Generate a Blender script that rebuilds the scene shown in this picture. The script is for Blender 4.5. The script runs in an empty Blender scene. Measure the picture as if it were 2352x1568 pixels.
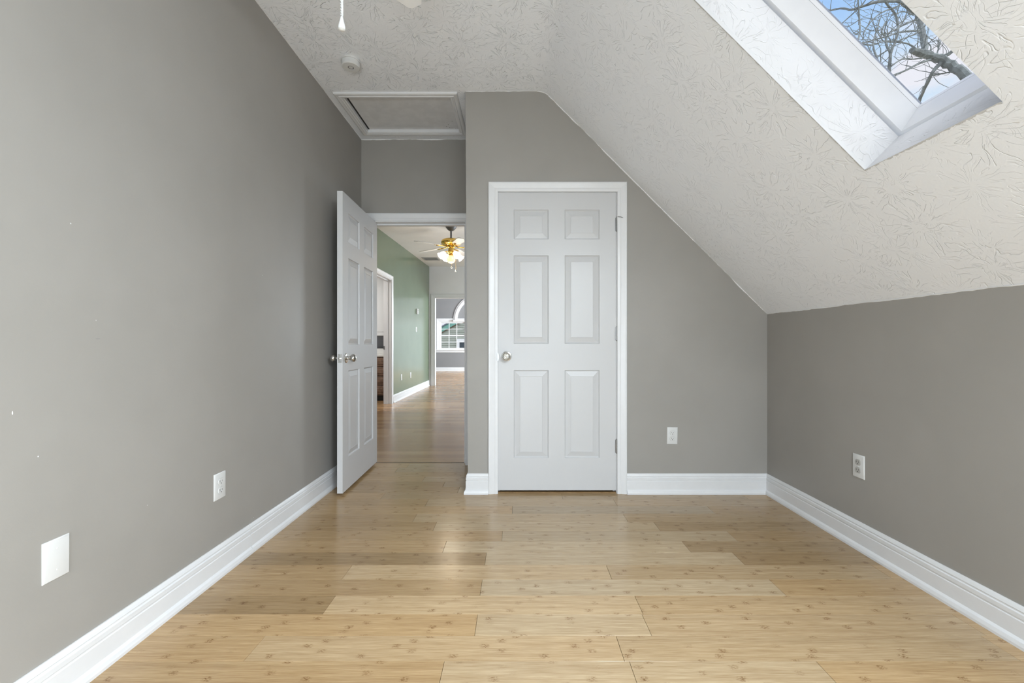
import bpy, bmesh, math, random
from mathutils import Vector, Matrix
random.seed(7)
S = bpy.context.scene
COL = S.collection
PI = math.pi

# ------------------------------------------------------------------ camera
cam_d = bpy.data.cameras.new('camera')
cam_d.sensor_width = 36.0
cam_d.lens = 975 / 2352 * 36
cam_d.shift_x = -12 / 2352
cam_d.shift_y = 5 / 2352
cam_d.clip_start = 0.02
cam = bpy.data.objects.new('camera', cam_d)
COL.objects.link(cam)
cam.location = (0, 0, 1.02)
cam.rotation_euler = (PI / 2, 0, 0)
S.camera = cam

# ------------------------------------------------------------------ colour management
S.view_settings.view_transform = 'Standard'
S.view_settings.look = 'None'
S.view_settings.gamma = 1.0
S.view_settings.exposure = 0.0
S.view_settings.use_curve_mapping = False

# ------------------------------------------------------------------ sky
world = bpy.data.worlds.new('sky')
S.world = world
world.use_nodes = True
wn, wl = world.node_tree.nodes, world.node_tree.links
wn.clear()
def nd(nodes, t, **kw):
    n = nodes.new(t)
    for k, v in kw.items():
        setattr(n, k, v)
    return n
w_out = nd(wn, 'ShaderNodeOutputWorld')
w_bg = nd(wn, 'ShaderNodeBackground')
w_tc = nd(wn, 'ShaderNodeTexCoord')
w_sep = nd(wn, 'ShaderNodeSeparateXYZ')
wl.new(w_tc.outputs['Generated'], w_sep.inputs[0])
w_ramp = nd(wn, 'ShaderNodeValToRGB')
cr = w_ramp.color_ramp
cr.elements[0].position = 0.0; cr.elements[0].color = (0.76, 0.87, 0.98, 1)
cr.elements[1].position = 0.70; cr.elements[1].color = (0.27, 0.50, 0.96, 1)
e = cr.elements.new(0.37); e.color = (0.63, 0.81, 0.985, 1)
e = cr.elements.new(0.45); e.color = (0.54, 0.745, 0.975, 1)
e = cr.elements.new(0.54); e.color = (0.36, 0.60, 0.97, 1)
wl.new(w_sep.outputs['Z'], w_ramp.inputs[0])
w_map = nd(wn, 'ShaderNodeMapping')
w_map.inputs['Scale'].default_value = (1.0, 1.0, 2.2)
w_map.inputs['Location'].default_value = (2.9, 1.1, 3.3)
wl.new(w_tc.outputs['Generated'], w_map.inputs[0])
w_noi = nd(wn, 'ShaderNodeTexNoise')
w_noi.inputs['Scale'].default_value = 4.6
w_noi.inputs['Detail'].default_value = 7
w_noi.inputs['Roughness'].default_value = 0.55
wl.new(w_map.outputs[0], w_noi.inputs['Vector'])
w_cl = nd(wn, 'ShaderNodeValToRGB')
w_cl.color_ramp.elements[0].position = 0.47; w_cl.color_ramp.elements[0].color = (0, 0, 0, 1)
w_cl.color_ramp.elements[1].position = 0.60; w_cl.color_ramp.elements[1].color = (0.95, 0.95, 0.95, 1)
wl.new(w_noi.outputs[0], w_cl.inputs[0])
w_mix = nd(wn, 'ShaderNodeMix', data_type='RGBA')
wl.new(w_cl.outputs[0], w_mix.inputs[0])
wl.new(w_ramp.outputs[0], w_mix.inputs[6])
w_mix.inputs[7].default_value = (0.88, 0.88, 0.95, 1)
wl.new(w_mix.outputs[2], w_bg.inputs[0])
w_bg.inputs[1].default_value = 1.0
wl.new(w_bg.outputs[0], w_out.inputs[0])

# ------------------------------------------------------------------ sun and daylight through windows, most of them added
def sun(name, direction, strength, angle, color):
    d = bpy.data.lights.new(name, 'SUN')
    d.energy = strength; d.angle = angle; d.color = color
    o = bpy.data.objects.new(name, d)
    COL.objects.link(o)
    o.rotation_euler = Vector(direction).to_track_quat('-Z', 'Y').to_euler()
    o.location = (-3, -6, 9)
    return o
sun('sun', (0.0, 0.70, -0.714), 0.3, math.radians(20), (1.0, 0.985, 0.965))
# the wide bright patch of hazy sky the roof faces
sun('hazy_sky', (-0.46, 0.36, -0.81), 5.4, math.radians(84), (0.96, 0.98, 1.0))

def area(name, loc, direction, sx, sy, power, color=(1, 1, 1)):
    d = bpy.data.lights.new(name, 'AREA')
    d.shape = 'RECTANGLE'; d.size = sx; d.size_y = sy
    d.energy = power; d.color = color
    o = bpy.data.objects.new(name, d)
    COL.objects.link(o)
    o.location = loc
    o.rotation_euler = Vector(direction).to_track_quat('-Z', 'Z').to_euler()
    return o
# daylight from added openings (rear window, second skylight, side windows) and the patio door
DAY = (0.835, 0.94, 1.02)
area('added_daylight_rear', (-0.1, -1.22, 0.85), (0, 1, 0.4), 1.9, 1.45, 56, DAY)
area('added_daylight_skylight', (1.02, -0.55, 2.02), (-0.3, 0.12, -1), 0.75, 1.0, 168, DAY)
area('added_daylight_hall', (1.92, 7.6, 1.35), (-1, 0, 0), 1.6, 1.6, 92, DAY)
area('daylight_far', (-0.3, 15.9, 0.93), (0, -1, 0), 1.8, 1.7, 9, DAY)
area('added_daylight_far_side', (2.46, 13.3, 1.5), (-1, 0, -0.45), 2.4, 1.7, 720, DAY)

# ------------------------------------------------------------------ materials
def new_mat(name):
    m = bpy.data.materials.new(name)
    m.use_nodes = True
    nt = m.node_tree
    return m, nt.nodes, nt.links, nt.nodes['Principled BSDF']
def setp(p, color=None, rough=None, metal=None, spec=None, coat=None, emit=None, estr=None):
    if color is not None: p.inputs['Base Color'].default_value = (*color, 1)
    if rough is not None: p.inputs['Roughness'].default_value = rough
    if metal is not None: p.inputs['Metallic'].default_value = metal
    if spec is not None: p.inputs['Specular IOR Level'].default_value = spec
    if coat is not None: p.inputs['Coat Weight'].default_value = coat
    if emit is not None: p.inputs['Emission Color'].default_value = (*emit, 1)
    if estr is not None: p.inputs['Emission Strength'].default_value = estr
def mathn(n, l, op, a, b=None, c=None):
    x = n.new('ShaderNodeMath'); x.operation = op
    for i, v in enumerate((a, b, c)):
        if v is None: continue
        if isinstance(v, (int, float)): x.inputs[i].default_value = v
        else: l.new(v, x.inputs[i])
    return x.outputs[0]
def mix_rgb(n, l, fac, a, b, blend='MIX'):
    x = n.new('ShaderNodeMix'); x.data_type = 'RGBA'; x.blend_type = blend
    for i, v in ((0, fac), (6, a), (7, b)):
        if isinstance(v, (int, float)): x.inputs[i].default_value = v
        elif isinstance(v, tuple): x.inputs[i].default_value = (*v, 1)
        else: l.new(v, x.inputs[i])
    return x.outputs[2]
def noise(n, l, vec, scale, detail=2.0, rough=0.5, dim='3D'):
    x = n.new('ShaderNodeTexNoise'); x.noise_dimensions = dim
    x.inputs['Scale'].default_value = scale
    x.inputs['Detail'].default_value = detail
    x.inputs['Roughness'].default_value = rough
    if vec is not None: l.new(vec, x.inputs['Vector'])
    return x.outputs[0]
def mapping(n, l, vec, scale):
    x = n.new('ShaderNodeMapping'); x.inputs['Scale'].default_value = scale
    l.new(vec, x.inputs[0])
    return x.outputs[0]
def maprange(n, l, v, a, b, c, d, smooth=True):
    x = n.new('ShaderNodeMapRange')
    x.interpolation_type = 'SMOOTHSTEP' if smooth else 'LINEAR'
    l.new(v, x.inputs[0])
    for i, k in enumerate((a, b, c, d)): x.inputs[i + 1].default_value = k
    return x.outputs[0]
def bump(n, l, p, height, strength, dist):
    b = n.new('ShaderNodeBump')
    b.inputs['Strength'].default_value = strength
    b.inputs['Distance'].default_value = dist
    l.new(height, b.inputs['Height'])
    l.new(b.outputs[0], p.inputs['Normal'])

def paint(name, color, rough=0.38, spec=0.5, relief=0.25, var=0.05, scale=1.0):
    """rolled wall paint: faint orange-peel relief and slight tone variation"""
    m, n, l, p = new_mat(name)
    g = n.new('ShaderNodeNewGeometry').outputs['Position']
    big = noise(n, l, g, 1.7, 3, 0.6)
    f = maprange(n, l, big, 0.3, 0.7, 0.0, 1.0)
    dark = tuple(c * (1 - var) for c in color); light = tuple(min(1, c * (1 + var)) for c in color)
    l.new(mix_rgb(n, l, f, dark, light), p.inputs['Base Color'])
    setp(p, rough=rough, spec=spec)
    if relief:
        h = noise(n, l, g, 260 * scale, 2, 0.5)
        bump(n, l, p, h, relief, 0.0006)
    return m

def stomp_layer(n, l, uv, scale, off):
    mp = n.new('ShaderNodeMapping')
    mp.inputs['Location'].default_value = (off, off * 1.7, 0)
    l.new(uv, mp.inputs[0])
    # bend the strokes a little
    dn = n.new('ShaderNodeTexNoise'); dn.noise_dimensions = '2D'
    dn.inputs['Scale'].default_value = 9.0; dn.inputs['Detail'].default_value = 3
    l.new(mp.outputs[0], dn.inputs['Vector'])
    dv = n.new('ShaderNodeVectorMath'); dv.operation = 'SUBTRACT'
    l.new(dn.outputs['Color'], dv.inputs[0]); dv.inputs[1].default_value = (0.5, 0.5, 0.5)
    ds = n.new('ShaderNodeVectorMath'); ds.operation = 'SCALE'
    l.new(dv.outputs[0], ds.inputs[0]); ds.inputs['Scale'].default_value = 0.05
    ad = n.new('ShaderNodeVectorMath'); ad.operation = 'ADD'
    l.new(mp.outputs[0], ad.inputs[0]); l.new(ds.outputs[0], ad.inputs[1])
    sc = n.new('ShaderNodeVectorMath'); sc.operation = 'SCALE'
    l.new(ad.outputs[0], sc.inputs[0]); sc.inputs['Scale'].default_value = scale
    vo = n.new('ShaderNodeTexVoronoi'); vo.voronoi_dimensions = '2D'
    vo.inputs['Scale'].default_value = 1.0
    vo.inputs['Randomness'].default_value = 0.75
    l.new(sc.outputs[0], vo.inputs['Vector'])
    sb = n.new('ShaderNodeVectorMath'); sb.operation = 'SUBTRACT'
    l.new(sc.outputs[0], sb.inputs[0]); l.new(vo.outputs['Position'], sb.inputs[1])
    nm = n.new('ShaderNodeVectorMath'); nm.operation = 'NORMALIZE'
    l.new(sb.outputs[0], nm.inputs[0])
    r = vo.outputs['Distance']
    sp = n.new('ShaderNodeSeparateXYZ'); l.new(nm.outputs[0], sp.inputs[0])
    cs = n.new('ShaderNodeSeparateColor'); l.new(vo.outputs['Color'], cs.inputs[0])
    cb = n.new('ShaderNodeCombineXYZ')
    l.new(mathn(n, l, 'MULTIPLY', sp.outputs[0], 2.6), cb.inputs[0])
    l.new(mathn(n, l, 'MULTIPLY', sp.outputs[1], 2.6), cb.inputs[1])
    l.new(mathn(n, l, 'MULTIPLY_ADD', cs.outputs[0], 60.0, mathn(n, l, 'MULTIPLY', r, 1.6)), cb.inputs[2])
    a = noise(n, l, cb.outputs[0], 1.25, 1.0, 0.5)
    d = mathn(n, l, 'ABSOLUTE', mathn(n, l, 'SUBTRACT', a, 0.5))
    ridge = maprange(n, l, d, 0.0, 0.024, 1.0, 0.0)
    env = mathn(n, l, 'MULTIPLY', maprange(n, l, r, 0.03, 0.16, 0.0, 1.0), maprange(n, l, r, 0.38, 0.72, 1.0, 0.0))
    # strokes break up along their length
    br = noise(n, l, sc.outputs[0], 5.0, 2.0, 0.6)
    return mathn(n, l, 'MULTIPLY', mathn(n, l, 'MULTIPLY', ridge, env), maprange(n, l, br, 0.40, 0.53, 0.0, 1.0))

def stomp_plaster(name, color, strength=0.70, dist=0.003):
    """ceiling compound stamped with a brush: star-shaped bursts of thin ridges"""
    m, n, l, p = new_mat(name)
    uv = n.new('ShaderNodeUVMap').outputs[0]
    h1 = stomp_layer(n, l, uv, 4.3, 0.0)
    h2 = stomp_layer(n, l, uv, 5.2, 3.37)
    h = mathn(n, l, 'MAXIMUM', h1, mathn(n, l, 'MULTIPLY', h2, 0.42))
    fine = noise(n, l, uv, 90, 3, 0.55, '2D')
    h = mathn(n, l, 'MULTIPLY_ADD', fine, 0.16, h)
    us = n.new('ShaderNodeSeparateXYZ'); l.new(uv, us.inputs[0])
    h = mathn(n, l, 'MULTIPLY', h, maprange(n, l, us.outputs[0], 1.35, 1.7, 2.0, 0.74))    # the flat ceiling was stamped more heavily than the slope
    setp(p, color=color, rough=0.75, spec=0.25)
    bump(n, l, p, h, strength, dist)
    return m

def bamboo(name, tint=True):
    m, n, l, p = new_mat(name)
    g = n.new('ShaderNodeNewGeometry').outputs['Position']
    sp = n.new('ShaderNodeSeparateXYZ'); l.new(g, sp.inputs[0])
    oi = n.new('ShaderNodeObjectInfo')
    X, Y = sp.outputs[0], sp.outputs[1]
    if tint:
        rnd = mathn(n, l, 'MULTIPLY', oi.outputs['Random'], 13.0)
        base = oi.outputs['Color']
    else:
        # the middle room's boards: the same widths and lengths, drawn by the material beyond the point where they can be told apart
        row = mathn(n, l, 'FLOOR', mathn(n, l, 'DIVIDE', Y, 0.1184))
        wn_ = n.new('ShaderNodeTexWhiteNoise'); wn_.noise_dimensions = '1D'; l.new(row, wn_.inputs['W'])
        col_ = mathn(n, l, 'FLOOR', mathn(n, l, 'MULTIPLY_ADD', wn_.outputs['Value'], 5.0, mathn(n, l, 'DIVIDE', X, 1.22)))
        w2 = n.new('ShaderNodeTexWhiteNoise'); w2.noise_dimensions = '2D'
        c2 = n.new('ShaderNodeCombineXYZ'); l.new(row, c2.inputs[0]); l.new(col_, c2.inputs[1])
        l.new(c2.outputs[0], w2.inputs['Vector'])
        rnd = mathn(n, l, 'MULTIPLY', w2.outputs['Value'], 13.0)
        base = mix_rgb(n, l, w2.outputs['Value'], (0.34, 0.20, 0.10), (0.47, 0.30, 0.155))
    # laminated strips, each with knuckles of its own
    ys = mathn(n, l, 'DIVIDE', Y, 0.0237)
    sid = mathn(n, l, 'FLOOR', ys)
    wn1 = n.new('ShaderNodeTexWhiteNoise'); wn1.noise_dimensions = '2D'
    cv = n.new('ShaderNodeCombineXYZ'); l.new(sid, cv.inputs[0]); l.new(rnd, cv.inputs[1])
    l.new(cv.outputs[0], wn1.inputs['Vector'])
    sr = wn1.outputs['Value']
    xk = mathn(n, l, 'ADD', mathn(n, l, 'DIVIDE', X, 0.30), mathn(n, l, 'MULTIPLY', sr, 9.0))
    fx = mathn(n, l, 'FRACT', xk)
    wob = noise(n, l, mapping(n, l, g, (60, 130, 1)), 1.0, 3, 0.6)
    fx2 = mathn(n, l, 'ADD', fx, mathn(n, l, 'MULTIPLY', mathn(n, l, 'SUBTRACT', wob, 0.5), 0.10))
    dx = mathn(n, l, 'ABSOLUTE', mathn(n, l, 'SUBTRACT', fx2, 0.5))
    kn = maprange(n, l, dx, 0.008, 0.070, 1.0, 0.0)
    fy = mathn(n, l, 'ABSOLUTE', mathn(n, l, 'SUBTRACT', mathn(n, l, 'FRACT', ys), 0.5))
    ky = maprange(n, l, fy, 0.30, 0.50, 1.0, 0.0)
    kc = mathn(n, l, 'MULTIPLY', kn, ky)
    spot = maprange(n, l, noise(n, l, mapping(n, l, g, (110, 330, 1)), 1.0, 4, 0.7), 0.42, 0.60, 0.0, 1.0)
    kc = mathn(n, l, 'MULTIPLY', kc, spot)
    # only some strips show strong knuckles
    kc = mathn(n, l, 'MULTIPLY', kc, maprange(n, l, wn1.outputs['Color'], 0.12, 0.75, 0.15, 1.0))
    fib = noise(n, l, mapping(n, l, g, (9, 420, 1)), 1.0, 4, 0.65)
    fib2 = noise(n, l, mapping(n, l, g, (2.2, 60, 1)), 1.0, 3, 0.6)
    c = mix_rgb(n, l, 0.75 if tint else 0.22, base, mix_rgb(n, l, maprange(n, l, fib, 0.3, 0.72, 0, 1), (0.70, 0.63, 0.54), (1.16, 1.18, 1.22)), 'MULTIPLY')
    c = mix_rgb(n, l, 0.55 if tint else 0.35, c, mix_rgb(n, l, maprange(n, l, fib2, 0.3, 0.7, 0, 1), (0.82, 0.76, 0.68), (1.1, 1.12, 1.14)), 'MULTIPLY')
    c = mix_rgb(n, l, 0.16, c, mix_rgb(n, l, sr, (0.7, 0.65, 0.6), (1.15, 1.15, 1.15)), 'MULTIPLY')
    c = mix_rgb(n, l, mathn(n, l, 'MULTIPLY', kc, 1.0 if tint else 0.3), c, mix_rgb(n, l, 1.0, c, (0.45, 0.33, 0.22), 'MULTIPLY'))
    l.new(c, p.inputs['Base Color'])
    setp(p, rough=0.21, spec=0.5)
    rg = noise(n, l, g, 6, 4, 0.6)
    l.new(maprange(n, l, rg, 0.3, 0.7, 0.17, 0.27) if tint else maprange(n, l, rg, 0.3, 0.7, 0.20, 0.26), p.inputs['Roughness'])
    if tint: bump(n, l, p, noise(n, l, mapping(n, l, g, (3, 60, 1)), 1.0, 2), 0.10, 0.0006)
    return m

def simple(name, color, rough=0.5, metal=0.0, spec=0.5, var=0.0, relief=0.0, rscale=200, emit=None, estr=None):
    m, n, l, p = new_mat(name)
    setp(p, color=color, rough=rough, metal=metal, spec=spec, emit=emit, estr=estr)
    g = n.new('ShaderNodeTexCoord').outputs['Object']
    if var:
        f = noise(n, l, g, 14, 3, 0.6)
        l.new(mix_rgb(n, l, maprange(n, l, f, 0.3, 0.7, 0, 1), tuple(c * (1 - var) for c in color), tuple(min(1, c * (1 + var)) for c in color)), p.inputs['Base Color'])
    if relief:
        bump(n, l, p, noise(n, l, g, rscale, 2), relief, 0.0008)
    return m

M = {}
M['wall_gray'] = paint('wall_gray_paint', (0.330, 0.314, 0.289), 0.45, 0.4, 0.22, 0.035)
M['wall_green'] = paint('wall_green_paint', (0.150, 0.195, 0.130), 0.20, 0.5, 0.12, 0.03)
M['wall_white'] = paint('wall_white_paint', (0.78, 0.78, 0.79), 0.5, 0.4, 0.2, 0.02)
M['far_gray'] = paint('far_room_gray_paint', (0.24, 0.24, 0.245), 0.5, 0.4, 0.2, 0.02)
M['bath_gray'] = paint('bathroom_gray_paint', (0.27, 0.27, 0.29), 0.5, 0.4, 0.2, 0.02)
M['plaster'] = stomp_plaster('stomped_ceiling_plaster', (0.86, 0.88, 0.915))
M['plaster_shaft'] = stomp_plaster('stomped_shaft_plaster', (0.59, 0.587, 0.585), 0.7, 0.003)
M['plain_ceiling'] = paint('hall_ceiling_paint', (0.86, 0.86, 0.87), 0.7, 0.3, 0.6, 0.02, 0.3)
M['trim'] = simple('white_trim_enamel', (0.725, 0.727, 0.735), 0.32, 0, 0.5, 0.012)
M['door'] = None
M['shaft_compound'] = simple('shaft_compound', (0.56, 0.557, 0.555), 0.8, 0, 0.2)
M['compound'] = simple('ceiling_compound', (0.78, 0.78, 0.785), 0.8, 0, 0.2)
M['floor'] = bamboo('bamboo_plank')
M['hall_floor'] = bamboo('bamboo_boards_beyond', False)
M['subfloor'] = simple('dark_subfloor', (0.05, 0.035, 0.02), 0.8)
M['plastic'] = simple('white_plastic', (0.66, 0.66, 0.65), 0.35)
M['gray_plastic'] = simple('gray_plastic', (0.42, 0.41, 0.385), 0.4)
M['dark'] = simple('dark_slot', (0.02, 0.018, 0.016), 0.6)
M['steel'] = simple('satin_nickel', (0.62, 0.61, 0.58), 0.18, 1.0)
M['hinge_metal'] = simple('aged_hinge_metal', (0.34, 0.335, 0.33), 0.38, 1.0)
M['brass'] = simple('polished_brass', (0.86, 0.58, 0.16), 0.14, 1.0)
M['pewter'] = simple('gray_pewter', (0.20, 0.20, 0.205), 0.45, 0.4)
M['blade'] = simple('white_fan_blade', (0.92, 0.92, 0.92), 0.4)
M['lit_glass'] = simple('lit_frosted_glass', (0.9, 0.9, 0.88), 0.4, emit=(1.0, 0.93, 0.82), estr=4.0)
M['amber_glass'] = simple('amber_globe_glass', (0.85, 0.62, 0.36), 0.25, emit=(1.0, 0.66, 0.32), estr=0.55)
M['hatch'] = simple('hatch_panel_paint', (0.68, 0.68, 0.685), 0.6, 0, 0.3, 0.05)
M['wood_dark'] = simple('walnut_stain', (0.19, 0.115, 0.078), 0.4, 0, 0.5, 0.25)
M['counter'] = simple('white_counter', (0.82, 0.81, 0.79), 0.25)
M['cabinet_white'] = simple('white_cabinet', (0.80, 0.80, 0.81), 0.4)
M['bark'] = simple('gray_bark', (0.155, 0.170, 0.165), 0.9, 0, 0.2, 0.35, 0.8, 60)
M['siding'] = simple('pale_siding', (0.30, 0.32, 0.275), 0.6, 0, 0.3, 0.04)
M['teal'] = simple('teal_soffit', (0.15, 0.33, 0.28), 0.6)
M['tan'] = simple('tan_trim', (0.22, 0.17, 0.12), 0.6)
M['slate'] = simple('dark_drip_edge', (0.10, 0.12, 0.16), 0.5)
M['shade_gray'] = simple('gray_shade_cloth', (0.24, 0.24, 0.245), 0.7)
M['ground'] = simple('winter_lawn', (0.16, 0.15, 0.08), 0.95, 0, 0.1, 0.3)
M['vent'] = simple('vent_gray', (0.40, 0.40, 0.40), 0.5)

# moulded door skin: fine vertical wood-grain emboss under white enamel
m, n, l, p = new_mat('white_door_enamel')
g = n.new('ShaderNodeTexCoord').outputs['Object']
setp(p, color=(0.575, 0.575, 0.58), rough=0.36, spec=0.5)
gr = noise(n, l, mapping(n, l, g, (170, 60, 7)), 1.0, 3, 0.6)
bump(n, l, p, gr, 0.22, 0.0008)
M['door'] = m

# window glass
m, n, l, p = new_mat('clear_pane_glass')
n.remove(p)
tr = n.new('ShaderNodeBsdfTransparent'); gl = n.new('ShaderNodeBsdfGlossy')
gl.inputs['Roughness'].default_value = 0.02
mx = n.new('ShaderNodeMixShader'); mx.inputs[0].default_value = 0.035
l.new(tr.outputs[0], mx.inputs[1]); l.new(gl.outputs[0], mx.inputs[2])
l.new(mx.outputs[0], n['Material Output'].inputs[0])
M['glass'] = m
# dark reflecting pane of the house opposite
M['house_glass'] = simple('house_window_glass', (0.05, 0.065, 0.08), 0.35, 0, 0.25)

# ------------------------------------------------------------------ mesh helpers
class MB:
    """collects vertices, faces and per-face UVs of one mesh"""
    def __init__(s): s.v = []; s.f = []; s.uv = {}
    def face(s, pts, uv=None):
        b = len(s.v); s.v += [tuple(p) for p in pts]
        s.f.append(tuple(range(b, b + len(pts))))
        if uv: s.uv[len(s.f) - 1] = uv
        return s
    def box(s, x0, x1, y0, y1, z0, z1, bev=0.0):
        if bev:
            bm = bmesh.new()
            bmesh.ops.create_cube(bm, size=1)
            for q in bm.verts:
                q.co = Vector(((x0 + x1) / 2 + q.co.x * (x1 - x0), (y0 + y1) / 2 + q.co.y * (y1 - y0), (z0 + z1) / 2 + q.co.z * (z1 - z0)))
            bmesh.ops.bevel(bm, geom=bm.edges[:], offset=bev, segments=1, affect='EDGES')
            s.add_bm(bm); bm.free()
            return s
        b = len(s.v)
        s.v += [(x, y, z) for x in (x0, x1) for y in (y0, y1) for z in (z0, z1)]
        for f in ((0, 1, 3, 2), (4, 6, 7, 5), (0, 4, 5, 1), (2, 3, 7, 6), (0, 2, 6, 4), (1, 5, 7, 3)):
            s.f.append(tuple(b + i for i in f))
        return s
    def add_bm(s, bm):
        bm.verts.index_update()
        b = len(s.v); s.v += [tuple(q.co) for q in bm.verts]
        for f in bm.faces: s.f.append(tuple(b + q.index for q in f.verts))
    def grid_rows(s, rows, close=True, cap0=False, cap1=False):
        """rows of points joined into a skin"""
        b = len(s.v); k = len(rows[0])
        for r in rows: s.v += [tuple(p) for p in r]
        for i in range(len(rows) - 1):
            for j in range(k if close else k - 1):
                j2 = (j + 1) % k
                s.f.append((b + i * k + j, b + i * k + j2, b + (i + 1) * k + j2, b + (i + 1) * k + j))
        if cap0: s.f.append(tuple(b + j for j in reversed(range(k))))
        if cap1: s.f.append(tuple(b + (len(rows) - 1) * k + j for j in range(k)))
        return s
    def lathe(s, prof, axis='Z', seg=24, origin=(0, 0, 0), mat=None):
        """prof: (radius, height along axis)"""
        rows = []
        for r, h in prof:
            row = []
            for i in range(seg):
                a = 2 * PI * i / seg
                c, d = r * math.cos(a), r * math.sin(a)
                pt = {'Z': (c, d, h), 'Y': (c, h, d), 'X': (h, c, d)}[axis]
                if mat is not None: pt = mat @ Vector(pt)
                row.append((pt[0] + origin[0], pt[1] + origin[1], pt[2] + origin[2]))
            rows.append(row)
        return s.grid_rows(rows, True, prof[0][0] > 1e-6, prof[-1][0] > 1e-6)
    def tube(s, pts, radii, seg=8):
        if isinstance(radii, (int, float)): radii = [radii] * len(pts)
        P = [Vector(q) for q in pts]; rows = []; prev = None
        for i, q in enumerate(P):
            t = (P[min(i + 1, len(P) - 1)] - P[max(i - 1, 0)]).normalized()
            ref = prev if prev is not None else (Vector((0, 0, 1)) if abs(t.z) < 0.9 else Vector((1, 0, 0)))
            u = (ref - t * ref.dot(t)).normalized(); w = t.cross(u); prev = u
            rows.append([q + (u * math.cos(2 * PI * j / seg) + w * math.sin(2 * PI * j / seg)) * radii[i] for j in range(seg)])
        return s.grid_rows(rows, True, True, True)
    def sweep(s, prof, o, axis, length, U, D, m0=0.0, m1=0.0):
        """profile (u, d) pushed along an axis; the ends are mitred by m * u"""
        o, axis, U, D = Vector(o), Vector(axis), Vector(U), Vector(D)
        r0 = [o + U * u + D * d + axis * (m0 * u) for u, d in prof]
        r1 = [o + U * u + D * d + axis * (length + m1 * u) for u, d in prof]
        return s.grid_rows([r0, r1], True, True, True)
    def build(s, name, mat, parent=None, smooth=False, loc=None, rot=None, merge=False, flip_check=True):
        me = bpy.data.meshes.new(name)
        me.from_pydata(s.v, [], s.f)
        if s.uv:
            L = me.uv_layers.new(name='UVMap')
            for i, uv in s.uv.items():
                for k, li in enumerate(me.polygons[i].loop_indices): L.data[li].uv = uv[k]
        if flip_check or merge:
            bm = bmesh.new(); bm.from_mesh(me)
            if merge: bmesh.ops.remove_doubles(bm, verts=bm.verts, dist=1e-5)
            if flip_check: bmesh.ops.recalc_face_normals(bm, faces=bm.faces)
            bm.to_mesh(me); bm.free()
        me.materials.append(mat)
        if smooth:
            me.shade_smooth()
            me.set_sharp_from_angle(angle=math.radians(38))
        me.update()
        o = bpy.data.objects.new(name, me)
        COL.objects.link(o)
        if parent is not None: o.parent = parent
        if loc is not None: o.location = loc
        if rot is not None: o.rotation_euler = rot
        return o

def tag(o, label=None, cat=None, group=None, kind=None):
    if label: o['label'] = label
    if cat: o['category'] = cat
    if group: o['group'] = group
    if kind: o['kind'] = kind
    return o
def empty(name, loc=(0, 0, 0), rotz=0.0, rot=None):
    o = bpy.data.objects.new(name, None)
    COL.objects.link(o)
    o.empty_display_size = 0.1
    o.location = loc
    o.rotation_euler = rot if rot else (0, 0, rotz)
    return o
def copy_tree(o, parent=None):
    c = o.copy(); COL.objects.link(c)
    if parent is not None: c.parent = parent
    for ch in list(o.children): copy_tree(ch, c)
    return c
# ------------------------------------------------------------------ measurements (metres)
XL, XR = -1.313, 1.703          # left and right bedroom walls
YF = 2.893                      # closet front wall
YA = 3.575                      # doorway wall at the end of the alcove
YB = -1.1                       # rear wall
ZC = 2.739                      # flat ceiling
CS = 2.925                      # slope plane x + z = CS
XH = CS - ZC                    # fold line
ZR = CS - XR                    # knee wall height
r2 = math.sqrt(2)

# ------------------------------------------------------------------ floor: bamboo planks on a slab
fl = MB().box(XL - .1, XR + .1, YB - .1, 3.64, -.06, -.0135).build('floor', M['subfloor'])
tag(fl, 'amber bamboo plank floor of the sloped-ceiling bedroom', 'floor', kind='structure')
PW, PY0, PL = 0.1184, 1.3645, 1.22
# board-end joints seen in each course, counted from the course that starts at PY0 - PW (x, metres)
JOINTS = {-1: [-.234, .36, .96], 0: [-.88, .345, 1.62], 1: [-.149, .47, 1.64], 2: [-.735, .475], 3: [-.151, 1.09],
          4: [-.76, .41], 5: [-.15, 1.05], 6: [-.365, .85], 7: [-.08, 1.14], 8: [-.46, .78], 9: [-.6, .635],
          10: [-.03], 11: [-.58, .63], 12: [-.9, .30]}
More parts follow.
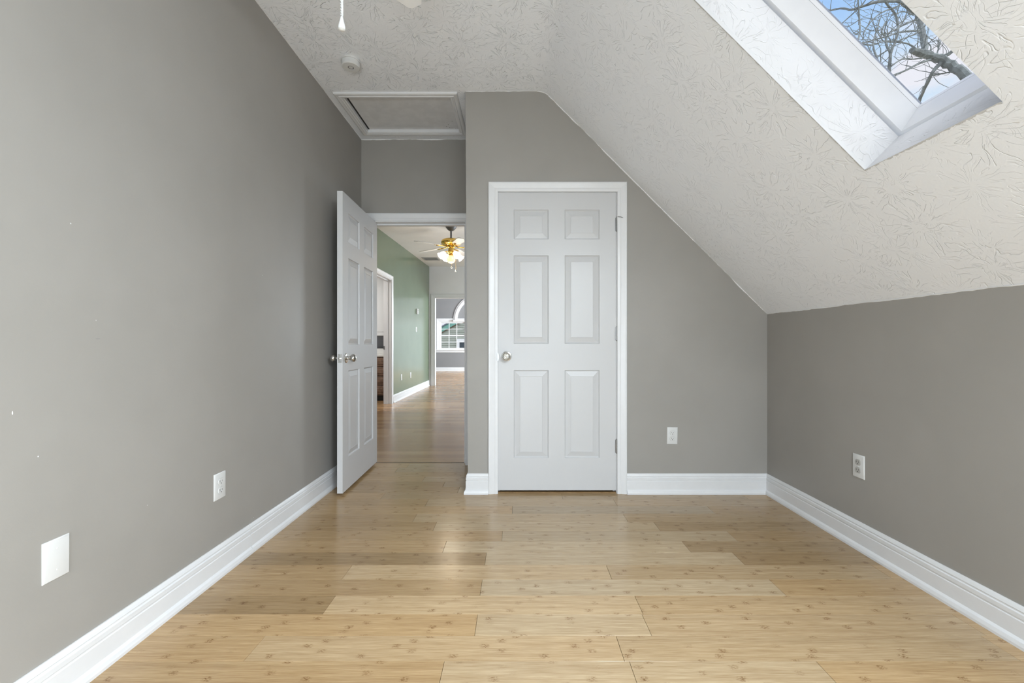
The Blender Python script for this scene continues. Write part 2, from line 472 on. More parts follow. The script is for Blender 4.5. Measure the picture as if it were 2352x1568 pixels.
# courses where a board is clearly darker or paler: (course, board number) -> tone factor
TONE = {(5, 0): .66, (3, 0): .84, (2, 0): .70, (8, 0): .80, (8, 2): .74, (6, 2): .72, (5, 2): .70, (7, 2): .80, (4, 0): .88,
        (9, 2): .86, (10, 1): .93, (3, 2): .94, (2, 1): 1.10, (1, 1): 1.06, (0, 1): 1.02, (0, 0): .98, (4, 1): 1.04, (6, 1): 1.02, (5, 1): 1.0,
        (6, 0): .90, (7, 0): .86, (9, 0): .84, (10, 0): .86, (3, 1): 1.0, (2, 2): 1.0, (1, 0): 1.0, (-1, 1): 1.0, (0, 2): .94}
rng = random.Random(3)
row = -21
while PY0 + row * PW < 3.64:
    ya, yb = PY0 + row * PW, min(PY0 + (row + 1) * PW, 3.638)
    js = list(JOINTS.get(row, [XL + rng.uniform(.15, 1.15) + k * PL for k in range(3)]))
    while js[0] - PL > XL + .05: js.insert(0, js[0] - PL)
    while js[-1] + PL < XR - .05: js.append(js[-1] + PL)
    js = [j for j in js if XL + .02 < j < XR - .02]
    ends = [XL] + js + [XR]
    for i in range(len(ends) - 1):
        xa, xb = ends[i] + .0006, ends[i + 1] - .0006
        dz = rng.uniform(-.00015, .00015)
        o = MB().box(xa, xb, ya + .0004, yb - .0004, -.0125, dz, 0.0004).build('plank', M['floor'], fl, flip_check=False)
        t = TONE.get((row, i), rng.uniform(.80, 1.0) if row > 5 else rng.uniform(.88, 1.04))
        w = rng.uniform(-.03, .03)
        warm = max(0.0, min(1.0, abs((xa + xb) / 2 - .38) * 1.05 - .12))    # paler boards mid-room, redder by walls: board tone plus tinted-in warm and cool light
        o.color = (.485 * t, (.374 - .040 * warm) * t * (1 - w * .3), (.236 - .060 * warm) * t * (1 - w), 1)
    row += 1

# ------------------------------------------------------------------ ceiling: flat part, soft fold, slope; holes for hatch and skylight
HX0, HX1, HY0, HY1 = -1.205, -.467, 2.955, 3.433            # attic hatch opening
SY0, SY1 = 1.112, 1.550                                     # skylight opening across the room
SA0, SA1 = -1.428, -.2716                                   # and along the slope: a = (x - z) / sqrt 2
R_FOLD = .12; TL = R_FOLD * math.tan(math.radians(22.5))
sec = [(XL, ZC, 0.0)]
def add_sec(x, z):
    px, pz, pu = sec[-1]
    sec.append((x, z, pu + math.hypot(x - px, z - pz)))
for x in (HX0, HX1, -.2): add_sec(x, ZC)
cx_, cz_ = XH - TL, ZC - R_FOLD
for k in range(0, 9):
    a = math.radians(90 - 45 * k / 8)
    add_sec(cx_ + R_FOLD * math.cos(a), cz_ + R_FOLD * math.sin(a))
def slope_pt(a): return ((CS + a * r2) / 2, (CS - a * r2) / 2)
x, z = slope_pt(SA0)
# the opening's top may lie within the fold's reach; keep order along the section
i_fold_end = len(sec) - 1
add_sec(x, z); i_s0 = len(sec) - 1
KA0, KA1 = -1.10, -.36
x, z = slope_pt(KA0); add_sec(x, z); i_k = len(sec) - 1
x, z = slope_pt(KA1); add_sec(x, z)
x, z = slope_pt(SA1); add_sec(x, z)
add_sec(XR, ZR)
ys = [YB, -1.05, -.05, SY0, SY1, HY0, HY1, YA]
mb = MB()
for i in range(len(sec) - 1):
    for j in range(len(ys) - 1):
        if i == 1 and j == 5: continue
        if i_s0 <= i < i_s0 + 3 and j == 3: continue
        if i == i_k and j == 1: continue
        (x0, z0, u0), (x1, z1, u1) = sec[i], sec[i + 1]
        y0, y1 = ys[j], ys[j + 1]
        mb.face([(x0, y0, z0), (x0, y1, z0), (x1, y1, z1), (x1, y0, z1)], [(u0, y0), (u0, y1), (u1, y1), (u1, y0)])
ceil = mb.build('ceiling', M['plaster'], smooth=True, merge=True)
tag(ceil, 'white stomp-textured ceiling folding into a steep slope on the right', 'ceiling', kind='structure')

# ragged lip of ceiling compound where it meets the walls
def lip(name_rng, pts, inward, face, n, w0, w1):
    """thin uneven bead along a line; inward = direction down the wall, face = direction out of the wall"""
    a, b = Vector(pts[0]), Vector(pts[1]); inward, face = Vector(inward), Vector(face)
    rg = random.Random(name_rng); rows = []; w = (w0 + w1) / 2
    for i in range(n + 1):
        q = a.lerp(b, i / n)
        w = min(w1, max(w0, w + rg.uniform(-1, 1) * (w1 - w0) * .38))
        rows.append([q - face * .002, q + face * .003, q + inward * w * .7 + face * .0025, q + inward * w + face * .0005, q + inward * w - face * .002])
    m_ = MB(); m_.grid_rows(rows, False)
    return m_
lipm = MB()
arc = [(x_, YF, z_) for x_, z_, u_ in sec[4:13]]
lines = [(1, ((-.353, YF, ZC), arc[0]), (0, 0, -1), (0, -1, 0), 30), (2, (arc[-1], (XR, YF, ZR)), (-.707, 0, -.707), (0, -1, 0), 150)]
for k_ in range(8):
    an = math.radians(90 - 45 * (k_ + .5) / 8)
    lines.append((10 + k_, (arc[k_], arc[k_ + 1]), (-math.cos(an), 0, -math.sin(an)), (0, -1, 0), 3))
lines += [(3, ((XR, YF, ZR), (XR, .6, ZR)), (0, 0, -1), (-1, 0, 0), 130),
          (4, ((XL, .2, ZC), (XL, YA, ZC)), (0, 0, -1), (1, 0, 0), 170),
          (5, ((XL, YA, ZC), (-.36, YA, ZC)), (0, 0, -1), (0, -1, 0), 60)]
for seed, p, inw, fc, n in lines:
    q = lip(seed, p, inw, fc, n, .0006, .0055 if seed != 4 else .003)
    b = len(lipm.v); lipm.v += q.v; lipm.f += [tuple(b + k for k in f) for f in q.f]
# rounded compound in the fold's corner above the closet wall
tag(lipm.build('compound_edge', M['compound'], ceil), 'uneven bead of ceiling compound along the walls')

# ------------------------------------------------------------------ walls
def wall(name, mb_, mat, label):
    return tag(mb_.build(name, mat), label, 'wall', kind='structure')
wall('wall_left', MB().box(XL - .1, XL, YB, 3.70, 0, ZC + .02), M['wall_gray'], 'plain gray bedroom wall with two white plates')
wall('wall_right', MB().box(XR, XR + .1, YB, YA, 0, ZR + .03), M['wall_gray'], 'low gray knee wall under the sloped ceiling')
# closet wall: gable shape with a door opening; its free corner leans a little
DX0, DX1, DZ = -.137, .678, 2.057
mb = MB()
F = [(-.3353, YF, 0), (DX0, YF, 0), (DX0, YF, DZ), (DX1, YF, DZ), (DX1, YF, 0), (XR, YF, 0), (XR, YF, ZR), (XH, YF, ZC), (-.353, YF, ZC)]
mb.face([F[0], F[1], F[2], F[8]]); mb.face([F[2], F[3], F[7], F[8]]); mb.face([F[3], F[4], F[5], F[6]]); mb.face([F[3], F[6], F[7]])
mb.face([F[0], F[8], (-.353, YA, ZC), (-.3353, YA, 0)])
for a, b in ((F[1], F[2]), (F[2], F[3]), (F[3], F[4])):
    mb.face([a, b, (b[0], b[1] + .115, b[2]), (a[0], a[1] + .115, a[2])])
wall('wall_closet', mb, M['wall_gray'], 'gray gable wall around the closed white closet door')
# doorway wall (both faces), closes the closet's back as well
OX0, OX1, OZ = -1.245, -.425, 2.05
YH = 3.70
mb = MB()
for x0, x1, z0, z1 in ((XL, OX0, 0, ZC), (OX0, OX1, OZ, ZC), (OX1, XR, 0, ZC)):
    mb.box(x0, x1, YA, YH - .006, z0, z1)
wall('wall_doorway', mb, M['wall_gray'], 'shadowed gray wall over the open doorway')
# rear wall, with an unseen window added to carry daylight
WX0, WX1, WZ0, WZ1 = -1.05, .85, .10, 1.60
mb = MB()
for x0, x1, z0, z1 in ((XL, WX0, 0, ZC), (WX0, WX1, 0, WZ0), (WX0, WX1, WZ1, ZC), (WX1, XR, 0, ZR)):
    mb.box(x0, x1, YB - .1, YB, z0, z1)
mb.face([(WX1, YB, ZR), (XR, YB, ZR), (WX1, YB, CS - WX1)]); mb.face([(WX1, YB, CS - WX1), (WX1, YB, ZC), (XH, YB, ZC)])
mb.face([(WX1, YB - .1, ZR), (XR, YB - .1, ZR), (WX1, YB - .1, ZC)])
wall('wall_rear', mb, M['wall_gray'], 'gray gable wall behind the viewer around the added window')
def framed_window(name, x0, x1, y, z0, z1, label, out=1, bars=(2, 2), cat='window', fr=.05):
    w = empty(name, ((x0 + x1) / 2, y, z0)); tag(w, label, cat, kind='structure')
    hw, h = (x1 - x0) / 2, z1 - z0
    f = MB().box(-hw, -hw + fr, -.03, .03, 0, h).box(hw - fr, hw, -.03, .03, 0, h).box(-hw + fr, hw - fr, -.03, .03, 0, fr).box(-hw + fr, hw - fr, -.03, .03, h - fr, h)
    f.build('frame', M['trim'], w)
    for k in range(1, bars[0]):
        x_ = -hw + 2 * hw * k / bars[0]
        MB().box(x_ - .018, x_ + .018, -.02, .02, fr, h - fr).build('mullion', M['trim'], w)
    for k in range(1, bars[1]):
        z_ = h * k / bars[1]
        MB().box(-hw + fr, hw - fr, -.018, .018, z_ - .018, z_ + .018).build('meeting_rail', M['trim'], w)
    MB().box(-hw + fr, hw - fr, -.003, .003, fr, h - fr).build('pane', M['glass'], w)
    return w
framed_window('added_window_2', WX0, WX1, YB - .05, WZ0, WZ1, 'added white window in the rear bedroom wall behind the viewer')

# ------------------------------------------------------------------ baseboards
BASE = [(0, 0), (.026, 0), (.026, .010), (.022, .023), (.014, .031), (.014, .087), (.0112, .089), (.0112, .093), (.0135, .096), (.0135, .111),
        (.0092, .114), (.0092, .118), (.0112, .121), (.0085, .129), (.0045, .1365), (0, .1365)]
def base_run(name, parent, p, axis, length, out, m0=0, m1=0):
    mb_ = MB()
    o, ax, U = Vector(p), Vector(axis), Vector(out)
    r0 = [o + U * d + Vector((0, 0, z)) + ax * (m0 * d) for d, z in BASE]
    r1 = [o + U * d + Vector((0, 0, z)) + ax * (length + m1 * d) for d, z in BASE]
    mb_.grid_rows([r0, r1], True, True, True)
    return mb_.build(name, M['trim'], parent)
bl = tag(empty('baseboard_left', (XL, 0, 0)), 'white profiled baseboard along the long gray wall beside the open door', 'baseboard', kind='structure')
YJ = 975 * 1.313 / 618.0   # seam between the two lengths of board
base_run('board', bl, (0, YB, 0), (0, 1, 0), YJ - YB - .0008, (1, 0, 0))
base_run('board', bl, (0, YJ + .0008, 0), (0, 1, 0), YA - YJ, (1, 0, 0), 0, -1)
br_ = tag(empty('baseboard_right', (XR, 0, 0)), 'white profiled baseboard under the low knee wall', 'baseboard', kind='structure')
base_run('board', br_, (0, YB, 0), (0, 1, 0), YF - YB, (-1, 0, 0), 0, -1)
bf = tag(empty('baseboard_closet', (0, YF, 0)), 'white profiled baseboard on both sides of the closet door', 'baseboard', kind='structure')
base_run('board', bf, (.745, 0, 0), (1, 0, 0), XR - .745, (0, -1, 0), 0, -1)
base_run('board', bf, (-.3353, 0, 0), (1, 0, 0), .3353 - .196, (0, -1, 0), -1, 0)
base_run('board', bf, (-.3353, 0, 0), (0, 1, 0), YA - YF, (-1, 0, 0), -1, 0)

# ------------------------------------------------------------------ door casings
CASE = [(0, 0), (0, .009), (.003, .011), (.018, .0125), (.024, .0115), (.030, .013), (.052, .0175), (.060, .0178), (.065, .0145), (.065, 0)]
def casing(parent, x0, x1, ztop, y, D):
    """three mitred boards around an opening; inner edges at x0, x1, ztop"""
    a = MB().sweep(CASE, (x0, y, 0), (0, 0, 1), ztop, (-1, 0, 0), D, 0, 1).build('casing_board', M['trim'], parent)
    b = MB().sweep(CASE, (x1, y, 0), (0, 0, 1), ztop, (1, 0, 0), D, 0, 1).build('casing_board', M['trim'], parent)
    c = MB().sweep(CASE, (x0, y, ztop), (1, 0, 0), x1 - x0, (0, 0, 1), D, -1, 1).build('casing_board', M['trim'], parent)
    return a, b, c
t1 = tag(empty('trim_1'), 'white profiled casing framing the closed closet door', 'door casing', kind='structure')
casing(t1, -.131, .680, 2.053, YF, (0, -1, 0))
MB().box(-.137, -.1345, YF + .001, YF + .115, 0, 2.057).box(.6755, .678, YF + .001, YF + .115, 0, 2.057).box(-.1345, .6755, YF + .001, YF + .115, 2.0545, 2.057).build('jamb', M['trim'], t1)
MB().box(-.1345, -.122, YF + .046, YF + .08, 0, 2.0545).box(.663, .6755, YF + .046, YF + .08, 0, 2.0545).box(-.122, .663, YF + .046, YF + .08, 2.042, 2.0545).build('door_stop', M['trim'], t1)
sk = MB()
sk.lathe([(0.0001, -.003), (.030, -.0025), (.030, .001), (0.0001, .0015)], 'Y', 20)
for i, q in enumerate(sk.v): sk.v[i] = (q[0] * .32, q[1], q[2])
tag(sk.build('strike_lip', M['hinge_metal'], t1, True, loc=(-.133, YF - .0125, .93)), 'dull metal strike lip wrapped over the casing edge')
MB().box(-.131, .676, YF + .002, YF + .03, 0, .006, .002).build('threshold_strip', M['floor'], t1).color = (.30, .19, .09, 1)

t2 = tag(empty('trim_2'), 'white casing and jamb around the open doorway', 'door casing', kind='structure')
casing(t2, -1.236, -.436, 2.05, YA, (0, -1, 0))
casing(t2, -1.236, -.436, 2.05, YH - .006, (0, 1, 0))
MB().box(OX0, -1.231, YA - .001, YH, 0, 2.05).box(-.438, OX1, YA - .001, YH, 0, 2.05).box(-1.231, -.438, YA - .001, YH, 2.042, 2.05).build('jamb', M['trim'], t2)
MB().box(-1.231, -1.226, YA + .045, YA + .08, 0, 2.042).box(-.451, -.438, YA + .045, YA + .08, 0, 2.042).box(-1.226, -.451, YA + .045, YA + .08, 2.029, 2.042).build('door_stop', M['trim'], t2)

# ------------------------------------------------------------------ six-panel doors
def door_slab(parent, W, Z0, H, T=.036, both=True):
    """moulded slab: x from latch edge 0 to hinge edge W, front face at y = 0 facing -y"""
    k = W / .807; kz = H / 2.033
    xs = [0, .110 * k, .347 * k, .457 * k, .694 * k, W]
    zs = [Z0] + [Z0 + (q - .02) * kz for q in (.240, .839, 1.020, 1.622, 1.732, 1.934)] + [Z0 + H]
    mb_ = MB()
    hole = lambda i, j: i in (1, 3) and j in (1, 3, 5)
    for y in ((0, T) if both else (0,)):
        for i in range(5):
            for j in range(7):
                if hole(i, j): continue
                mb_.face([(xs[i], y, zs[j]), (xs[i + 1], y, zs[j]), (xs[i + 1], y, zs[j + 1]), (xs[i], y, zs[j + 1])])
    if not both: mb_.face([(0, T, Z0), (W, T, Z0), (W, T, Z0 + H), (0, T, Z0 + H)])
    z1 = Z0 + H
    mb_.face([(0, 0, Z0), (0, T, Z0), (0, T, z1), (0, 0, z1)]); mb_.face([(W, 0, Z0), (W, T, Z0), (W, T, z1), (W, 0, z1)])
    mb_.face([(0, 0, Z0), (W, 0, Z0), (W, T, Z0), (0, T, Z0)]); mb_.face([(0, 0, z1), (W, 0, z1), (W, T, z1), (0, T, z1)])
    slab = mb_.build('slab', M['door'], parent, merge=True)
    prof = [(0, 0), (.0025, .0065), (.008, .0105), (.012, .0095), (.040, .0022), (.043, .0014), (.0448, .0030)]
    for i in (1, 3):
        for j in (1, 3, 5):
            pb = MB()
            for side in ((0, T) if both else (0,)):
                sg = 1 if side == 0 else -1
                rows = []
                for ins, dep in prof:
                    x0, x1, z0_, z1_ = xs[i] + ins, xs[i + 1] - ins, zs[j] + ins, zs[j + 1] - ins
                    y = side + sg * dep
                    rows.append([(x0, y, z0_), (x1, y, z0_), (x1, y, z1_), (x0, y, z1_)])
                pb.grid_rows(rows, True, False, True)
            pb.build('panel', M['door'], parent, merge=True, flip_check=True)
    return slab
def knob(parent, loc, sgn, style, name='door_knob'):
    """sgn -1: sticks out along -y"""
    if style == 'ball':
        prof = [(.0001, 0), (.033, 0), (.0335, .003), (.031, .006), (.018, .008), (.0125, .011), (.0105, .018), (.011, .026), (.017, .031),
                (.023, .036), (.0265, .044), (.0265, .051), (.024, .059), (.018, .065), (.009, .0685), (.0001, .0693)]
    else:
        prof = [(.0001, 0), (.034, 0), (.0342, .003), (.032, .007), (.022, .0095), (.014, .012), (.012, .02), (.013, .03), (.02, .036), (.026, .045),
                (.0275, .053), (.0262, .059), (.0235, .0632), (.0205, .0645), (.0185, .0638), (.0165, .060), (.012, .0565), (.0085, .0560), (.0075, .0600), (.0055, .0622), (.0001, .0632)]
    return MB().lathe([(r, sgn * h) for r, h in prof], 'Y', 32).build(name, M['steel'], parent, True, loc=loc)
def hinge(parent, x, z, name='hinge'):
    mb_ = MB()
    for k in range(5):
        mb_.lathe([(.0001, -.044 + k * .0178), (.0062, -.0438 + k * .0178), (.0062, -.0272 + k * .0178), (.0001, -.027 + k * .0178)], 'Z', 12)
    mb_.lathe([(.0001, .044), (.005, .0445), (.0052, .048), (.002, .050), (.0001, .050)], 'Z', 10)
    mb_.lathe([(.0001, -.050), (.0025, -.050), (.005, -.046), (.0001, -.044)], 'Z', 10)
    mb_.box(-.010, .008, .0005, .003, -.044, .044)
    return mb_.build(name, M['hinge_metal'], parent, True, loc=(x, -.0055, z))

d2 = tag(empty('door_2', (-.1335, YF + .004, 0)), 'closed white six-panel closet door with a round knob', 'door', kind='structure')
door_slab(d2, .808, .020, 2.033)
kb = knob(d2, (.0605, 0, .934), -1, 'cup')
tag(kb, 'satin nickel knob with a recessed face')
for z_ in (1.832, 1.088, .322): hg = hinge(d2, .811, z_)
ps = MB().tube([(0, -.004, 0), (.012, -.014, -.003), (.024, -.020, -.006), (.040, -.012, -.010)], .0022, 8)
ps.lathe([(.0001, -.007), (.005, -.005), (.0058, 0), (.005, .005), (.0001, .007)], 'X', 12, (.046, -.010, -.011))
tag(ps.build('hinge_pin_stop', M['hinge_metal'], d2, True, loc=(.811, -.004, 1.884)), 'bent hinge-pin door stop with a small bumper')

ang = math.atan2(.769, -.0243)
d1 = tag(empty('door_1', (-1.1657, 2.834, 0), ang), 'open white six-panel door swung back beside the long gray wall', 'door', kind='structure')
door_slab(d1, .769, .020, 2.02, .0365)
kb = knob(d1, (.062, 0, .922), -1, 'ball')
kb2 = knob(d1, (.062, .0365, .922), 1, 'ball')
lp = MB().box(-.0012, .0004, .0055, .031, .893, .951, .0005)
lpo = tag(lp.build('latch_plate', M['steel'], d1), 'nickel latch plate on the door edge')
lb = MB().lathe([(.0001, -.012), (.0075, -.010), (.0078, .001), (.0001, .001)], 'X', 16, (-.001, .0183, .922)).build('latch_bolt', M['steel'], lpo, True)
for z_ in (.907 - .006, .937 + .006):
    MB().lathe([(.0001, -.0022), (.003, -.0018), (.0034, -.0008), (.0001, -.0005)], 'X', 10, (0, .0183, z_)).build('screw', M['hinge_metal'], lpo, True)
for z_ in (1.83, 1.08, .30): 
    MB().lathe([(.0001, -.044), (.0062, -.044), (.0062, .044), (.0001, .044)], 'Z', 12).build('hinge', M['hinge_metal'], d1, True, loc=(.773, .030, z_))

# ------------------------------------------------------------------ skylight
# local frame: X = down the slope, Y = across the room, Z = out through the roof
s_rot = Matrix(((1 / r2, 0, 1 / r2), (0, 1, 0), (-1 / r2, 0, 1 / r2)))
S0 = Vector((slope_pt(0)[0], 0, slope_pt(0)[1]))
def sky_place(o):
    o.rotation_euler = s_rot.to_euler(); o.location = S0
    return o
SH = .172
mb = MB()
a0, a1, y0, y1 = SA0, SA1, SY0, SY1
for q in ([(a0, y1), (a1, y1)], [(a1, y1), (a1, y0)], [(a1, y0), (a0, y0)], [(a0, y0), (a0, y1)]):
    (pa, py), (qa, qy) = q
    ln = math.hypot(qa - pa, qy - py)
    u0 = 3.1 + 1.3 * (py + pa)
    mb.face([(pa, py, 0), (qa, qy, 0), (qa, qy, SH), (pa, py, SH)], [(u0, 7.0), (u0 + ln, 7.0), (u0 + ln, 7.0 + SH), (u0, 7.0 + SH)])
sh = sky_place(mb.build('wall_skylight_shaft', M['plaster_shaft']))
tag(sh, 'bright textured plaster shaft lining the skylight', 'wall', kind='structure')
rg = random.Random(11); sm = MB()
for A, B, fc in (((a0, y1, 0), (a1, y1, 0), (0, 1, 0)), ((a1, y1, 0), (a1, y0, 0), (1, 0, 0))):
    A, B, fc = Vector(A), Vector(B), Vector(fc); rows = []; w = .003
    for i in range(121):
        q = A.lerp(B, i / 120); w = min(.006, max(.0005, w + rg.uniform(-1, 1) * .006))
        rows.append([q - fc * .001 + Vector((0, 0, .012)), q - fc * .002 + Vector((0, 0, -.003)), q + fc * w * .6 + Vector((0, 0, -.003)), q + fc * w + Vector((0, 0, .0005))])
    sm.grid_rows(rows, False)
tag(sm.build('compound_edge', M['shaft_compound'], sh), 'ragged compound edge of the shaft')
def ring(mb_, a0, a1, y0, y1, inner, outer, n0, n1, bev=0):
    """rectangular ring of four bars; inner, outer: offsets out of the shaft's outline"""
    for xa, xb, ya, yb in ((a0 - outer, a1 + outer, y1 + inner, y1 + outer), (a0 - outer, a1 + outer, y0 - outer, y0 - inner),
                           (a1 + inner, a1 + outer, y0 - inner, y1 + inner), (a0 - outer, a0 - inner, y0 - inner, y1 + inner)):
        mb_.box(xa, xb, ya, yb, n0, n1, bev)
    return mb_
w1 = sky_place(empty('window_1')); tag(w1, 'white framed skylight with blue sky and bare branches behind', 'skylight', kind='structure')
ring(MB(), a0, a1, y0, y1, .020, .09, SH - .012, SH + .016).build('groove_liner', M['trim'], w1)
def ring_profile(prof):
    rows = [[(a0 + i_, y0 + i_, n_), (a1 - i_, y0 + i_, n_), (a1 - i_, y1 - i_, n_), (a0 + i_, y1 - i_, n_)] for i_, n_ in prof]
    return MB().grid_rows(rows + [rows[0]], True)
ring_profile([(.008, SH + .013), (.033, SH + .086), (-.09, SH + .086), (-.09, SH + .013)]).build('frame', M['trim'], w1)
ring_profile([(.0335, SH + .087), (.037, SH + .100), (-.07, SH + .100), (-.07, SH + .087)]).build('sash', M['trim'], w1)
MB().box(a0 + .03, a1 - .03, y0 + .03, y1 - .03, SH + .100, SH + .106).build('pane', M['glass'], w1)
ring(MB(), a0, a1, y0, y1, -.02, .11, SH + .1045, SH + .125).build('flashing', M['slate'], w1)

# second skylight, added out of view to bring in daylight
w7 = sky_place(empty('added_window_7')); tag(w7, 'added white framed skylight in the slope behind the viewer', 'skylight', kind='structure')
for pa in (ring(MB(), KA0, KA1, -1.05, -.05, -.04, .03, 0.0, .10),): pa.build('frame', M['trim'], w7)
MB().box(KA0 + .03, KA1 - .03, -1.02, -.08, .03, .036).build('pane', M['glass'], w7)
# ------------------------------------------------------------------ wall plates (local frame: x right, z up, front towards -y)
def plate(mb_, w, h, t=.0055, e=.005):
    rows = []
    for ins, y in ((0, 0), (0, -t * .35), (e * .5, -t * .85), (e, -t)):
        rows.append([(-w / 2 + ins, y, -h / 2 + ins), (w / 2 - ins, y, -h / 2 + ins), (w / 2 - ins, y, h / 2 - ins), (-w / 2 + ins, y, h / 2 - ins)])
    return mb_.grid_rows(rows, True, True, True)
def socket_outline(r=.0168, flat=.0138, n=40):
    pts = []
    for i in range(n):
        a = 2 * PI * i / n
        pts.append((r * math.cos(a), max(-flat, min(flat, r * math.sin(a)))))
    return pts
def screw(parent, x, z, y=-.0055, mat=None):
    return MB().lathe([(.0001, -.0014), (.0022, -.0012), (.0030, -.0002), (.0030, .001)], 'Y', 12, (x, y, z)).build('screw', mat or M['plastic'], parent, True)
def outlet(loc, rotz, label, group, face='plastic', tilt=0.0):
    e_ = empty('wall_outlet', loc, rot=(0, tilt, rotz)); tag(e_, label, 'outlet', group)
    plate(MB(), .071, .115).build('cover_plate', M['plastic'], e_, True)
    for dz in (.0193, -.0193):
        ol = socket_outline()
        rows = [[(x, -.004, z + dz) for x, z in ol], [(x * 1.0, -.0072, z + dz) for x, z in ol], [(x * .95, -.0080, z * .95 + dz) for x, z in ol]]
        rc = MB().grid_rows(rows, True, True, True).build('receptacle', M[face], e_, True)
        groove = MB()
        rows = [[(x * 1.0, -.0058, z + dz) for x, z in ol], [(x * 1.07, -.0058, z * 1.07 + dz) for x, z in ol]]
        groove.grid_rows(rows, True).build('gap', M['gray_plastic'], rc)
        MB().box(-.0074, -.0056, -.0083, -.0060, dz - .0015, dz + .0070).build('slot', M['dark'], rc)
        MB().box(.0056, .0072, -.0083, -.0060, dz - .0008, dz + .0062).build('slot', M['dark'], rc)
        MB().lathe([(.0001, -.0083), (.0026, -.0083), (.0026, -.006), (.0001, -.006)], 'Y', 12, (0, 0, dz - .0072)).build('slot', M['dark'], rc)
    screw(e_, 0, 0)
    return e_
outlet((1.056, YF, .394), 0, 'white double outlet on the closet wall, right of the closet door', 'bedroom wall outlets', tilt=.02)
o_r = outlet((XR, 2.115, .410), -PI / 2, 'white double outlet with gray sockets low on the knee wall', 'bedroom wall outlets', 'gray_plastic')
outlet((XL, 1.871, .394), PI / 2, 'white double outlet on the long wall, beyond the blank plate', 'bedroom wall outlets')
bp = tag(empty('blank_wall_plate', (XL, 1.207, .409), PI / 2), 'blank white plate with two screws low on the long gray wall', 'wall plate')
plate(MB(), .071, .115).build('cover_plate', M['plastic'], bp, True)
screw(bp, 0, .0302); screw(bp, 0, -.0302)

# small chips and a scratch in the long wall's paint
wl_ = bpy.data.objects['wall_left']
rg = random.Random(2)
for y_, z_, w_, h_, mt in ((1.248, 1.373, .005, .009, 'trim'), (1.328, 1.035, .034, .0025, 'pewter'), (1.104, .84, .005, .016, 'trim'), (1.323, 1.093, .005, .004, 'trim'),
                           (2.188, 1.372, .004, .006, 'trim'), (1.163, .711, .005, .008, 'trim'), (3.047, 1.164, .014, .010, 'trim'), (2.113, .155, .006, .005, 'trim'), (1.507, .447, .005, .005, 'trim')):
    pts = []
    for k in range(7):
        a = 2 * PI * k / 7
        pts.append((XL + .0006, y_ + .6 * w_ / 2 * math.cos(a) * rg.uniform(.7, 1.1), z_ + .6 * h_ / 2 * math.sin(a) * rg.uniform(.7, 1.1)))
    MB().grid_rows([[(XL - .001, q[1], q[2]) for q in pts], pts], True, True, True).build('paint_chip', M[mt], wl_)

# ------------------------------------------------------------------ smoke detector
sd = tag(empty('smoke_detector', (-1.012, 2.582, ZC)), 'round white smoke detector on the ceiling before the hatch', 'smoke detector')
MB().lathe([(.0001, .001), (.057, .001), (.057, -.010), (.052, -.011), (.0001, -.011)], 'Z', 40).build('base', M['plastic'], sd, True)
MB().lathe([(.0001, -.010), (.0535, -.010), (.0545, -.014), (.0525, -.036), (.048, -.0405), (.018, -.0415), (.0175, -.0395), (.0001, -.0395)], 'Z', 40).build('body', M['plastic'], sd, True)
MB().lathe([(.0001, -.038), (.0125, -.038), (.012, -.0405), (.0001, -.041)], 'Z', 24).build('test_button', M['plastic'], sd, True)
MB().lathe([(.0130, -.0390), (.0172, -.0398), (.0172, -.0402), (.0130, -.0396)], 'Z', 24).build('button_ring', M['pewter'], sd, True)

# ------------------------------------------------------------------ attic hatch
ah = tag(empty('attic_hatch', (0, 0, ZC)), 'gray attic hatch panel in a moulded white frame above the alcove', 'attic hatch')
HPROF = [(0, 0), (0, .010), (.004, .013), (.016, .013), (.020, .017), (.026, .017), (.030, .013), (.046, .015), (.054, .012), (.056, 0)]
Dn = (0, 0, -1)
MB().sweep(HPROF, (HX0, HY0, 0), (1, 0, 0), HX1 - HX0, (0, -1, 0), Dn, -1, 1).build('frame_board', M['trim'], ah)
MB().sweep(HPROF, (HX0, HY1, 0), (1, 0, 0), HX1 - HX0, (0, 1, 0), Dn, -1, 1).build('frame_board', M['trim'], ah)
MB().sweep(HPROF, (HX0, HY0, 0), (0, 1, 0), HY1 - HY0, (-1, 0, 0), Dn, -1, 1).build('frame_board', M['trim'], ah)
MB().sweep(HPROF, (HX1, HY0, 0), (0, 1, 0), HY1 - HY0, (1, 0, 0), Dn, -1, 1).build('frame_board', M['trim'], ah)
MB().box(HX0 + .013, HX1 + .004, HY0 - .004, HY1 + .004, .014, .030).build('panel', M['hatch'], ah)
lining = MB()
for xa, xb, ya, yb in ((HX0 - .02, HX0, HY0, HY1), (HX1, HX1 + .02, HY0, HY1), (HX0, HX1, HY0 - .02, HY0), (HX0, HX1, HY1, HY1 + .02)):
    lining.box(xa, xb, ya, yb, .0, .06)
lining.build('lining', M['trim'], ah)
MB().box(HX0 - .001, HX0 + .0125, HY0, HY1, .0135, .0165).build('gap', M['dark'], ah)  # dark strip painted in for the shade inside the gap
MB().box(HX0 - .02, HX1 + .02, HY0 - .02, HY1 + .02, .06, .07).build('backing', M['dark'], ah)
rg = random.Random(5)
for k in range(9):
    sx, sy = HX1 - .02 - abs(rg.gauss(0, .05)), HY1 - .015 - abs(rg.gauss(0, .05))
    r_ = rg.uniform(.0015, .0035)
    MB().lathe([(.0001, .0132), (r_, .0134), (r_ * .9, .0145), (.0001, .0145)], 'Z', 8, (max(HX0 + .05, sx), max(HY0 + .05, sy), 0)).build('dirt_speck', M['dark'], ah)

